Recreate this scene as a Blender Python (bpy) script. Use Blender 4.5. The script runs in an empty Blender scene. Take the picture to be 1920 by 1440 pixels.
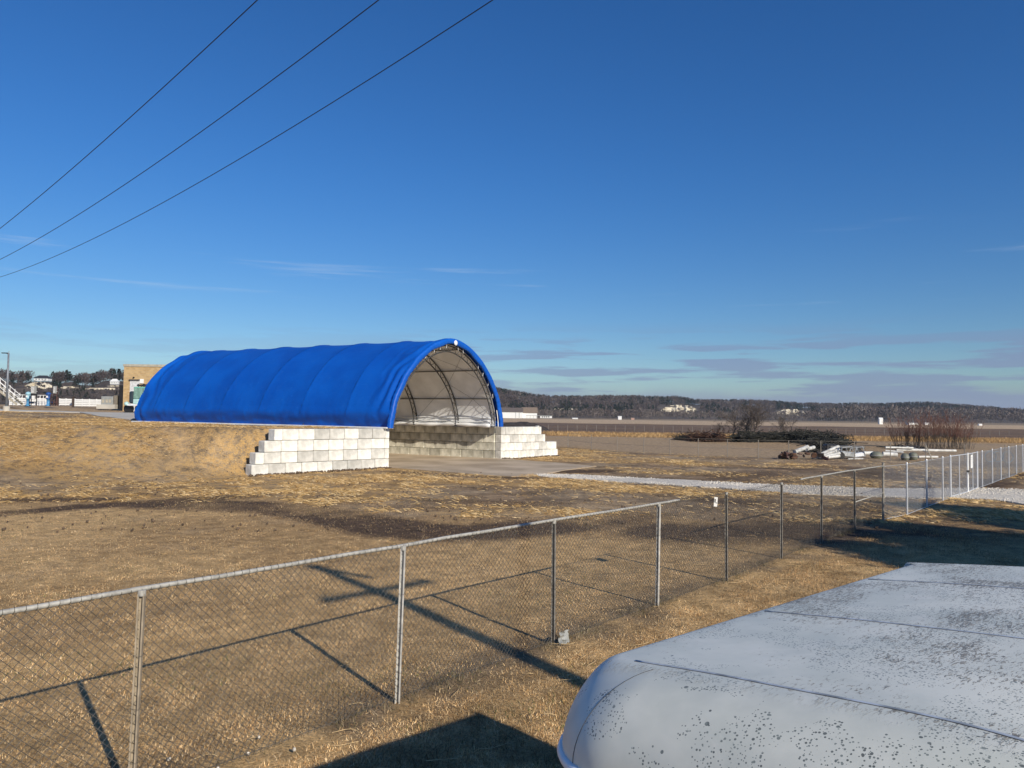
import bpy, bmesh, math, random
import numpy as np
from math import sin, cos, pi, radians, sqrt, atan2
from mathutils import Vector, Matrix
random.seed(7); rng = np.random.default_rng(7)
sc = bpy.context.scene
C = sc.collection

# ------------------------------------------------------------------ camera
F = 1442.0; H = 3.36; PITCH = radians(2.27); ROLL = radians(0.75)
fwd = np.array([0, cos(PITCH), sin(PITCH)]); _u = np.array([0, -sin(PITCH), cos(PITCH)]); _r = np.array([1.0, 0, 0])
rt = _r*cos(ROLL) + _u*sin(ROLL); up = _u*cos(ROLL) - _r*sin(ROLL)
camd = bpy.data.cameras.new('camera'); cam = bpy.data.objects.new('camera', camd); C.objects.link(cam)
M4 = Matrix(((rt[0], up[0], -fwd[0], 0), (rt[1], up[1], -fwd[1], 0), (rt[2], up[2], -fwd[2], H), (0, 0, 0, 1)))
cam.matrix_world = M4
camd.sensor_fit = 'HORIZONTAL'; camd.sensor_width = 36; camd.lens = 36*F/1920
camd.clip_start = 0.05; camd.clip_end = 12000
sc.camera = cam

# ------------------------------------------------------------------ world, sun, exposure
SUN_TO = Vector((1.166, -1.602, 1.0)).normalized()
w = bpy.data.worlds.new('World'); sc.world = w; w.use_nodes = True
nt = w.node_tree; nt.nodes.clear()
def N(t, typ, **kw):
    n = t.nodes.new(typ)
    for k, v in kw.items(): setattr(n, k, v)
    return n
sky = N(nt, 'ShaderNodeTexSky', sky_type='NISHITA', sun_disc=False)
sky.sun_elevation = math.asin(SUN_TO.z); sky.sun_rotation = atan2(SUN_TO.x, SUN_TO.y)
sky.air_density = 1.0; sky.dust_density = 0.2; sky.ozone_density = 3.0; sky.altitude = 100
hsv = N(nt, 'ShaderNodeHueSaturation'); hsv.inputs['Saturation'].default_value = 1.22; hsv.inputs['Value'].default_value = 1.0
nt.links.new(sky.outputs[0], hsv.inputs['Color'])
tc = N(nt, 'ShaderNodeTexCoord'); sep = N(nt, 'ShaderNodeSeparateXYZ'); nt.links.new(tc.outputs['Generated'], sep.inputs[0])
def math_(t, op, a, b=None, c=None):
    n = N(t, 'ShaderNodeMath', operation=op)
    for i, v in enumerate((a, b, c)):
        if v is None: continue
        if isinstance(v, (int, float)): n.inputs[i].default_value = v
        else: t.links.new(v, n.inputs[i])
    return n.outputs[0]
def maprange(t, v, a, b, c=0.0, d=1.0, smooth=True):
    n = N(t, 'ShaderNodeMapRange'); n.interpolation_type = 'SMOOTHSTEP' if smooth else 'LINEAR'
    t.links.new(v, n.inputs[0])
    for i, x in enumerate((a, b, c, d)): n.inputs[1+i].default_value = x
    return n.outputs[0]
def cloudnoise(scale, zs, off, detail=6, rough=.55):
    mp = N(nt, 'ShaderNodeMapping'); mp.inputs['Scale'].default_value = (1, 1, zs); mp.inputs['Location'].default_value = off
    nt.links.new(tc.outputs['Generated'], mp.inputs[0])
    n = N(nt, 'ShaderNodeTexNoise'); n.inputs['Scale'].default_value = scale; n.inputs['Detail'].default_value = detail; n.inputs['Roughness'].default_value = rough
    nt.links.new(mp.outputs[0], n.inputs['Vector']); return n.outputs[0]
def mixc(t, fac, a, b, blend='MIX'):
    n = N(t, 'ShaderNodeMix', data_type='RGBA', blend_type=blend)
    for i, v in ((0, fac), (6, a), (7, b)):
        if isinstance(v, (int, float)): n.inputs[i].default_value = v
        elif isinstance(v, tuple): n.inputs[i].default_value = (*v, 1) if len(v) == 3 else v
        else: t.links.new(v, n.inputs[i])
    return n.outputs[2]
# thin lilac cloud banks low over the horizon, a pale wisp higher up
SKYC = mixc(nt, 1.0, hsv.outputs[0], (.57, .90, 1.24), 'MULTIPLY')
SKYC = mixc(nt, maprange(nt, sep.outputs[2], .34, .02), SKYC, mixc(nt, 1.0, SKYC, (1.25, .96, .86), 'MULTIPLY'))
low = cloudnoise(5.0, 13, (0.3, 0, 0.2))
lowm = math_(nt, 'MULTIPLY', maprange(nt, low, .47, .56), math_(nt, 'MULTIPLY', maprange(nt, sep.outputs[2], .012, .035), maprange(nt, sep.outputs[2], .125, .07)))
lowm = math_(nt, 'MULTIPLY', lowm, maprange(nt, sep.outputs[0], -.35, .15, .25, 1))
c1 = mixc(nt, math_(nt, 'MULTIPLY', lowm, .62), SKYC, (2.6, 3.1, 5.2))
bank = maprange(nt, math_(nt, 'ADD', sep.outputs[2], math_(nt, 'MULTIPLY', cloudnoise(7, 3, (0, 2, 0)), .03)), .062, .03)
c1 = mixc(nt, math_(nt, 'MULTIPLY', bank, .75), c1, (2.7, 3.3, 5.3))
wis = cloudnoise(2.2, 24, (1.3, 0.4, 0), 8, .62)
wm = math_(nt, 'MULTIPLY', maprange(nt, wis, .58, .78), math_(nt, 'MULTIPLY', maprange(nt, sep.outputs[2], .12, .15), maprange(nt, sep.outputs[2], .25, .18)))
c1 = mixc(nt, math_(nt, 'MULTIPLY', wm, .35), c1, (7, 8.2, 9.5))
bg = N(nt, 'ShaderNodeBackground'); bg.inputs[1].default_value = 0.086
out = N(nt, 'ShaderNodeOutputWorld'); nt.links.new(c1, bg.inputs[0]); nt.links.new(bg.outputs[0], out.inputs[0])

sd = bpy.data.lights.new('sun', 'SUN'); sd.energy = 5.0; sd.angle = radians(.5); sd.color = (1, .91, .76)
so = bpy.data.objects.new('sun', sd); C.objects.link(so); so.rotation_euler = SUN_TO.to_track_quat('Z', 'Y').to_euler(); so.location = (20, -30, 40)
sc.view_settings.view_transform = 'Standard'; sc.view_settings.look = 'None'; sc.view_settings.exposure = 0.0; sc.view_settings.gamma = 1

HAZE = .00008
# ------------------------------------------------------------------ helpers
def ray(px, py): return fwd + rt*(px-960)/F + up*(720-py)/F
def at(px, py, z=0.0):
    r = ray(px, py); t = (z-H)/r[2]; return Vector((r[0]*t, r[1]*t, z))
def atd(px, py, d):                       # the point at depth d along +Y
    r = ray(px, py); t = d/r[1]; return Vector((r[0]*t, d, H+r[2]*t))
def S(x): x = np.clip(x, 0, 1); return x*x*(3-2*x)

def tag(o, label=None, cat=None, group=None, kind=None):
    if label: o['label'] = label
    if cat: o['category'] = cat
    if group: o['group'] = group
    if kind: o['kind'] = kind
    return o
def empty(name, loc=(0, 0, 0), rz=0):
    o = bpy.data.objects.new(name, None); C.objects.link(o); o.location = loc; o.rotation_euler = (0, 0, rz); o.empty_display_size = .3; return o
def copy_tree(o, parent=None):
    c = o.copy(); C.objects.link(c); c.parent = parent
    for ch in o.children: copy_tree(ch, c)
    return c

class MB:
    def __init__(s): s.v = []; s.f = []; s.n = 0; s.smooth = False
    def add(s, vs, fs):
        b = s.n; s.v.extend([tuple(map(float, p)) for p in vs]); s.f.extend([tuple(i+b for i in f) for f in fs]); s.n += len(vs)
    def box(s, c, d, rz=0, M=None, bev=0):
        x, y, z = d[0]/2, d[1]/2, d[2]/2
        if bev:
            bm = bmesh.new(); bmesh.ops.create_cube(bm, size=1)
            for v in bm.verts: v.co = Vector((v.co.x*d[0], v.co.y*d[1], v.co.z*d[2]))
            bmesh.ops.bevel(bm, geom=bm.edges[:], offset=bev, segments=1, affect='EDGES')
            vs = [v.co.copy() for v in bm.verts]; fs = [[v.index for v in f.verts] for f in bm.faces]; bm.free()
        else:
            vs = [Vector((i*x, j*y, k*z)) for i in (-1, 1) for j in (-1, 1) for k in (-1, 1)]
            fs = [(0, 1, 3, 2), (4, 6, 7, 5), (0, 4, 5, 1), (2, 3, 7, 6), (0, 2, 6, 4), (1, 5, 7, 3)]
        R = M if M is not None else Matrix.Rotation(rz, 3, 'Z')
        s.add([R @ v + Vector(c) for v in vs], fs); return s
    def tube(s, pts, r, n=6, cap=True, closed=False):
        pts = [Vector(p) for p in pts]; m = len(pts)
        rs = r if isinstance(r, (list, tuple)) else [r]*m
        vs = []; fs = []; prev = None
        for i, p in enumerate(pts):
            d = (pts[min(i+1, m-1)]-pts[max(i-1, 0)])
            if d.length < 1e-9: d = Vector((0, 0, 1))
            d.normalize()
            if prev is None:
                a = Vector((0, 0, 1)) if abs(d.z) < .9 else Vector((1, 0, 0)); e = d.cross(a).normalized()
            else:
                e = prev - d*prev.dot(d); e = e.normalized() if e.length > 1e-6 else d.orthogonal().normalized()
            prev = e; g = d.cross(e)
            for k in range(n):
                t = 2*pi*k/n; vs.append(p+(e*cos(t)+g*sin(t))*rs[i])
        for i in range(m-1):
            for k in range(n): fs.append((i*n+k, i*n+(k+1) % n, (i+1)*n+(k+1) % n, (i+1)*n+k))
        if cap: fs.append(tuple(range(n))[::-1]); fs.append(tuple((m-1)*n+k for k in range(n)))
        s.add(vs, fs); return s
    def lathe(s, prof, c=(0, 0, 0), n=16, M=None):
        vs = []; fs = []; m = len(prof); R = M or Matrix.Identity(3)
        for (r, z) in prof:
            for k in range(n): t = 2*pi*k/n; vs.append(R @ Vector((r*cos(t), r*sin(t), z)) + Vector(c))
        for i in range(m-1):
            for k in range(n): fs.append((i*n+k, i*n+(k+1) % n, (i+1)*n+(k+1) % n, (i+1)*n+k))
        fs.append(tuple(range(n))[::-1]); fs.append(tuple((m-1)*n+k for k in range(n)))
        s.add(vs, fs); return s
    def build(s, name, mat, parent=None, smooth=None):
        me = bpy.data.meshes.new(name); me.from_pydata(s.v, [], s.f); me.update()
        return link(name, me, mat, parent, s.smooth if smooth is None else smooth)
def link(name, me, mat, parent=None, smooth=False):
    if mat: me.materials.append(mat)
    if smooth: me.polygons.foreach_set('use_smooth', [True]*len(me.polygons))
    o = bpy.data.objects.new(name, me); C.objects.link(o)
    if parent: o.parent = parent
    return o
def fastmesh(name, V, Fc, mat, parent=None, smooth=False, attrs=None, colors=None):
    """V (n,3) array, Fc (m,k) array; colors: (n,3) point colour attribute 'col'"""
    V = np.asarray(V, np.float32); Fc = np.asarray(Fc, np.int32); m, k = Fc.shape
    me = bpy.data.meshes.new(name); me.vertices.add(len(V)); me.vertices.foreach_set('co', V.ravel())
    me.loops.add(m*k); me.loops.foreach_set('vertex_index', Fc.ravel()); me.polygons.add(m)
    me.polygons.foreach_set('loop_start', np.arange(0, m*k, k, dtype=np.int32)); me.update(calc_edges=True)
    if colors is not None:
        a = me.color_attributes.new('col', 'FLOAT_COLOR', 'POINT'); c4 = np.ones((len(V), 4), np.float32); c4[:, :3] = colors; a.data.foreach_set('color', c4.ravel())
    if attrs:
        for n_, v_ in attrs.items():
            a = me.attributes.new(n_, 'FLOAT', 'POINT'); a.data.foreach_set('value', np.asarray(v_, np.float32))
    return link(name, me, mat, parent, smooth)
def segs(P0, P1, r, n=3):
    """many straight thin tubes at once -> V, F"""
    P0 = np.asarray(P0, float); P1 = np.asarray(P1, float); d = P1-P0; L = np.linalg.norm(d, axis=1, keepdims=True); d = d/np.maximum(L, 1e-9)
    a = np.where(np.abs(d[:, 2:3]) < .9, np.array([[0, 0, 1.0]]), np.array([[1.0, 0, 0]])); e = np.cross(d, a); e /= np.linalg.norm(e, axis=1, keepdims=True); g = np.cross(d, e)
    r = np.broadcast_to(np.asarray(r, float).reshape(-1, 1) if np.ndim(r) else np.array([[r]]), (len(P0), 1))
    V = []
    for P in (P0, P1):
        for k in range(n): t = 2*pi*k/n; V.append(P+(e*cos(t)+g*sin(t))*r)
    V = np.stack(V, 1); m = len(P0); base = (np.arange(m)*2*n)[:, None, None]
    Fc = np.array([[k, (k+1) % n, n+(k+1) % n, n+k] for k in range(n)])[None] + base
    return V.reshape(-1, 3), Fc.reshape(-1, 4)

# value noise in numpy
_perm = rng.random((256, 256))
def vnoise(x, y):
    xi = np.floor(x).astype(int); yi = np.floor(y).astype(int); fx = x-xi; fy = y-yi; fx = fx*fx*(3-2*fx); fy = fy*fy*(3-2*fy)
    g = lambda a, b: _perm[a % 256, b % 256]
    return (g(xi, yi)*(1-fx)+g(xi+1, yi)*fx)*(1-fy)+(g(xi, yi+1)*(1-fx)+g(xi+1, yi+1)*fx)*fy
def fbm(x, y, o=4):
    s = 0; a = .5; t = 0
    for i in range(o): s = s+a*vnoise(x*2**i+17*i, y*2**i+31*i); t += a; a *= .55
    return s/t

# ------------------------------------------------------------------ materials
MATS = {}
def mat(name, base, rough=.7, metal=0, var=.12, scale=6, bump=.0, bscale=60, c2=None, spec=.5, coat=0, objrand=0, attr=False, detail=5, stretch=(1, 1, 1), coord='Object'):
    m = bpy.data.materials.new(name); m.use_nodes = True; t = m.node_tree; b = t.nodes['Principled BSDF']
    b.inputs['Roughness'].default_value = rough; b.inputs['Metallic'].default_value = metal; b.inputs['Specular IOR Level'].default_value = spec
    b.inputs['Coat Weight'].default_value = coat
    co = N(t, 'ShaderNodeTexCoord'); mp = N(t, 'ShaderNodeMapping'); mp.inputs['Scale'].default_value = stretch; t.links.new(co.outputs[coord], mp.inputs[0])
    n = N(t, 'ShaderNodeTexNoise'); n.inputs['Scale'].default_value = scale; n.inputs['Detail'].default_value = detail; t.links.new(mp.outputs[0], n.inputs['Vector'])
    f = maprange(t, n.outputs[0], .3, .7)
    c2 = c2 or tuple(min(1, x*(1-var*1.6)) for x in base); c1 = tuple(min(1, x*(1+var)) for x in base)
    col = mixc(t, f, c2, c1)
    if attr:
        a = N(t, 'ShaderNodeAttribute', attribute_name='col'); col = mixc(t, 1.0, a.outputs['Color'], mixc(t, f, (1-var,)*3, (1+var,)*3), 'MULTIPLY')
    if objrand:
        oi = N(t, 'ShaderNodeObjectInfo'); v = maprange(t, oi.outputs['Random'], 0, 1, 1-objrand, 1+objrand*.4, False)
        col = mixc(t, 1.0, col, N_comb(t, v), 'MULTIPLY')
    t.links.new(col, b.inputs['Base Color'])
    if bump:
        n2 = N(t, 'ShaderNodeTexNoise'); n2.inputs['Scale'].default_value = bscale; n2.inputs['Detail'].default_value = 6; t.links.new(mp.outputs[0], n2.inputs['Vector'])
        bp = N(t, 'ShaderNodeBump'); bp.inputs['Strength'].default_value = bump; bp.inputs['Distance'].default_value = .02; t.links.new(n2.outputs[0], bp.inputs['Height']); t.links.new(bp.outputs[0], b.inputs['Normal'])
    MATS[name] = m; return m
def N_comb(t, v):
    n = N(t, 'ShaderNodeCombineColor')
    for i in range(3): t.links.new(v, n.inputs[i])
    return n.outputs[0]

galv = mat('galvanised', (.40, .39, .355), .6, .15, .15, 20)
galvnew = mat('new_galvanised', (.66, .68, .70), .4, .35, .08, 20)
wire_m = mat('fence_wire', (.13, .12, .105), .5, .3, .25, 8)
wirenew = mat('new_fence_wire', (.42, .44, .46), .45, .4, .1, 8)
postm = mat('weathered_steel', (.30, .28, .245), .6, .3, .2, 9, .1)
postwhite = mat('faded_silver_steel', (.62, .60, .55), .5, .25, .15, 9, .1)
postbeige = mat('faded_tan_steel', (.36, .30, .22), .65, .1, .15, 9, .1)
black = mat('black_rubber', (.012, .012, .013), .6, 0, .2)
darkm = mat('dark_metal', (.03, .03, .032), .5, .3, .2)
whitep = mat('white_paint', (.80, .80, .78), .45, 0, .05, 3)
whitescrap = mat('scrap_white', (.60, .60, .57), .5, 0, .15, 2, c2=(.42, .41, .38))
white2 = mat('white_plastic', (.82, .83, .84), .35, 0, .04, 3)
concrete = mat('concrete', (.50, .40, .285), .9, 0, .12, .35, .25, 30, c2=(.36, .28, .19), detail=9)
pavem = mat('pale_concrete', (.50, .47, .41), .9, 0, .08, .5, .2, 20)
graym = mat('gray_metal', (.33, .34, .33), .5, .2, .08, 4)
tanm = mat('tan_panel', (.42, .38, .30), .6, 0, .1, 4)
woodm = mat('weathered_wood', (.10, .075, .055), .85, 0, .3, 5, .3, 40, stretch=(1, 1, .2))
barkm = mat('bark', (.085, .068, .055), .9, 0, .25, 6, .3, 30)
twigm = mat('twigs', (.11, .088, .075), .9, 0, .2, 3)
redtwig = mat('red_twigs', (.16, .075, .055), .85, 0, .25, 2)

# concrete block
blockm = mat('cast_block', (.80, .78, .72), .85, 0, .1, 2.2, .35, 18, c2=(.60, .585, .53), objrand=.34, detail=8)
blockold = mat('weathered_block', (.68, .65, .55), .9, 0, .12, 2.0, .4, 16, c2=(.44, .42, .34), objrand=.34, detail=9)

# brick
bm_ = bpy.data.materials.new('tan_brick'); bm_.use_nodes = True; t = bm_.node_tree; b = t.nodes['Principled BSDF']; b.inputs['Roughness'].default_value = .85
co = N(t, 'ShaderNodeTexCoord'); sx = N(t, 'ShaderNodeSeparateXYZ'); t.links.new(co.outputs['Object'], sx.inputs[0])
cx = N(t, 'ShaderNodeCombineXYZ'); t.links.new(math_(t, 'ADD', sx.outputs[0], sx.outputs[1]), cx.inputs[0]); t.links.new(sx.outputs[2], cx.inputs[1])
bt = N(t, 'ShaderNodeTexBrick'); bt.inputs['Scale'].default_value = 1; bt.inputs['Brick Width'].default_value = .4; bt.inputs['Row Height'].default_value = .2; bt.inputs['Mortar Size'].default_value = .012
bt.inputs['Color1'].default_value = (.52, .36, .17, 1); bt.inputs['Color2'].default_value = (.40, .26, .115, 1); bt.inputs['Mortar'].default_value = (.42, .36, .27, 1); bt.inputs['Bias'].default_value = -.1
t.links.new(cx.outputs[0], bt.inputs[0]); t.links.new(bt.outputs[0], b.inputs['Base Color'])
brick = bm_

# tarp
def tarp_material():
    m = bpy.data.materials.new('blue_tarpaulin'); m.use_nodes = True; t = m.node_tree; b = t.nodes['Principled BSDF']
    b.inputs['Roughness'].default_value = .5; b.inputs['Specular IOR Level'].default_value = .35
    co = N(t, 'ShaderNodeTexCoord')
    n = N(t, 'ShaderNodeTexNoise'); n.inputs['Scale'].default_value = .5; n.inputs['Detail'].default_value = 6; t.links.new(co.outputs['Object'], n.inputs['Vector'])
    col = mixc(t, maprange(t, n.outputs[0], .3, .7), (.0010, .078, .43), (.0015, .100, .50))
    # faint scuffs
    mp = N(t, 'ShaderNodeMapping'); mp.inputs['Scale'].default_value = (1, 1, 4); t.links.new(co.outputs['Object'], mp.inputs[0])
    n2 = N(t, 'ShaderNodeTexNoise'); n2.inputs['Scale'].default_value = 3.1; n2.inputs['Detail'].default_value = 8; n2.inputs['Roughness'].default_value = .7; t.links.new(mp.outputs[0], n2.inputs['Vector'])
    col = mixc(t, math_(t, 'MULTIPLY', maprange(t, n2.outputs[0], .57, .75), .5), col, (.06, .24, .60))
    t.links.new(col, b.inputs['Base Color'])
    n3 = N(t, 'ShaderNodeTexNoise'); n3.inputs['Scale'].default_value = 2.2; n3.inputs['Detail'].default_value = 5; n3.inputs['Distortion'].default_value = 1.2; t.links.new(co.outputs['Object'], n3.inputs['Vector'])
    bp = N(t, 'ShaderNodeBump'); bp.inputs['Strength'].default_value = .35; bp.inputs['Distance'].default_value = .08; t.links.new(n3.outputs[0], bp.inputs['Height']); t.links.new(bp.outputs[0], b.inputs['Normal'])
    return m
tarpm = tarp_material()
linerm = mat('white_liner', (.84, .85, .86), .7, 0, .07, .7, .3, 3)

# ground
def ground_material():
    m = bpy.data.materials.new('ground'); m.use_nodes = True; t = m.node_tree; b = t.nodes['Principled BSDF']; b.inputs['Roughness'].default_value = .95; b.inputs['Specular IOR Level'].default_value = .15
    co = N(t, 'ShaderNodeTexCoord'); P = co.outputs['Object']
    a = N(t, 'ShaderNodeAttribute', attribute_name='col'); st = N(t, 'ShaderNodeAttribute', attribute_name='straw')
    def nz(s, d=6, r=.6, sc3=(1, 1, 1), dist=0):
        mp = N(t, 'ShaderNodeMapping'); mp.inputs['Scale'].default_value = sc3; mp.inputs['Rotation'].default_value = (0, 0, .3); t.links.new(P, mp.inputs[0])
        n = N(t, 'ShaderNodeTexNoise'); n.inputs['Scale'].default_value = s; n.inputs['Detail'].default_value = d; n.inputs['Roughness'].default_value = r; n.inputs['Distortion'].default_value = dist; t.links.new(mp.outputs[0], n.inputs['Vector']); return n.outputs[0]
    fine = nz(26, 8, .75); mid = nz(2.2, 8, .68); fl = nz(9, 6, .7, (1, 2.6, 1), .8)
    k = math_(t, 'MULTIPLY', maprange(t, fine, .3, .7, .42, 1.6, False), maprange(t, mid, .3, .7, .58, 1.42, False))
    col = mixc(t, 1.0, a.outputs['Color'], N_comb(t, k), 'MULTIPLY')
    # straw scattered over bare soil
    th = maprange(t, math_(t, 'ADD', math_(t, 'MULTIPLY', fl, .55), math_(t, 'MULTIPLY', mid, .45)), .46, .53)
    sf = math_(t, 'MULTIPLY', th, st.outputs['Fac'])
    strawc = mixc(t, maprange(t, nz(40, 4, .7), .35, .65), (.42, .235, .07), (.78, .50, .19))
    col = mixc(t, sf, col, strawc)
    t.links.new(col, b.inputs['Base Color'])
    h = math_(t, 'ADD', math_(t, 'MULTIPLY', fine, .5), math_(t, 'ADD', math_(t, 'MULTIPLY', mid, 2.0), math_(t, 'MULTIPLY', fl, .8)))
    bp = N(t, 'ShaderNodeBump'); bp.inputs['Strength'].default_value = .75; bp.inputs['Distance'].default_value = .10; t.links.new(h, bp.inputs['Height']); t.links.new(bp.outputs[0], b.inputs['Normal'])
    return m
groundm = ground_material()
def blade_material(name, rough=.8):
    m = bpy.data.materials.new(name); m.use_nodes = True; t = m.node_tree; b = t.nodes['Principled BSDF']; b.inputs['Roughness'].default_value = rough; b.inputs['Specular IOR Level'].default_value = .2
    a = N(t, 'ShaderNodeAttribute', attribute_name='col'); t.links.new(a.outputs['Color'], b.inputs['Base Color']); return m
bladem = blade_material('grass_blades'); woodsm = blade_material('woodland', .95)
gravelm = mat('white_gravel', (.72, .66, .56), .9, 0, .1, 11, .6, 22, c2=(.38, .35, .30), detail=10)
cliffm = mat('limestone', (.62, .56, .44), .95, 0, .15, .12, .6, .6, c2=(.36, .31, .23), detail=10, stretch=(1, 1, 3))

# ------------------------------------------------------------------ site geometry
O = np.array([-7.4, 46.9]); U = np.array([.515, .857]); Vv = np.array([-.857, .515]); WID = 12.9; LEN = 25.3; WT = 2.44
WA = np.array([.648, .762]); WN = np.array([-.762, .648])            # wing wall direction and its back normal
def uv(x, y): return (x-O[0])*U[0]+(y-O[1])*U[1], (x-O[0])*Vv[0]+(y-O[1])*Vv[1]
def P3(u, v, z=0.0): p = O+U*u+Vv*v; return Vector((p[0], p[1], z))
def hz(x, y):
    x = np.asarray(x, float); y = np.asarray(y, float)
    u, v = uv(x, y); s = (x-O[0])*WA[0]+(y-O[1])*WA[1]; q = (x-O[0])*WN[0]+(y-O[1])*WN[1]
    Ls = .7+np.maximum(0, -7.6-s)*1.35
    h = WT*.985*S((q-.25)/Ls)
    h = np.where((u > -.15) & (v < LEN+.5) & (v > -60), np.where(u < WID+.3, 0, 0), h)
    h = h*np.where(u > -.15, S((-12-x)/14)*S((v-LEN-.4)/.6), 1)
    h = h+np.interp(v, [25.5, 45, 56, 72, 90], [0, .50, .62, 1.1, 1.45])*S((-12-x)/14)*np.where(v > LEN, 1, S(-u/3+.0))
    h = h*S((700-np.hypot(x, y))/400)
    n = (fbm(x*.35, y*.35, 3)-.5)*.10 + (fbm(x*.05+9, y*.05, 2)-.5)*.12*S((np.hypot(x, y)-25)/30)
    wt = np.where((u > -1) & (u < WID+.6) & (v > -14) & (v < LEN+1), 0.0, 1.0)*S((np.hypot(x+1, y-10))/14+.35)
    return h+n*wt*S((np.abs(q)+np.maximum(0, s+0)+np.maximum(0, -9.5-s))/3)
def gz(x, y): return float(hz(np.array([x]), np.array([y]))[0])
def atg(px, py):
    r = ray(px, py); t = 2.0
    while t < 900:
        x, y, z = r[0]*t, r[1]*t, H+r[2]*t
        if z <= gz(x, y): break
        t *= 1.004
    return Vector((r[0]*t, r[1]*t, gz(r[0]*t, r[1]*t)))
def onground(px, d):
    r = ray(px, 770); t = d/r[1]; return Vector((r[0]*t, d, gz(r[0]*t, d)))

def axis(lo, hi, fine_lo, fine_hi, step, grow=1.09):
    a = list(np.arange(fine_lo, fine_hi, step)); s = step; x = a[-1]
    while x < hi: s *= grow; x += s; a.append(x)
    s = step; x = a[0]; b = []
    while x > lo: s *= grow; x -= s; b.append(x)
    return np.array(b[::-1]+a)
gu = axis(-3000, 4000, -46, 42, .33); gv = axis(-3000, 4000, -52, 44, .33)
GU, GV = np.meshgrid(gu, gv, indexing='ij'); GX = O[0]+U[0]*GU+Vv[0]*GV; GY = O[1]+U[1]*GU+Vv[1]*GV
GZ = hz(GX, GY)
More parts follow.
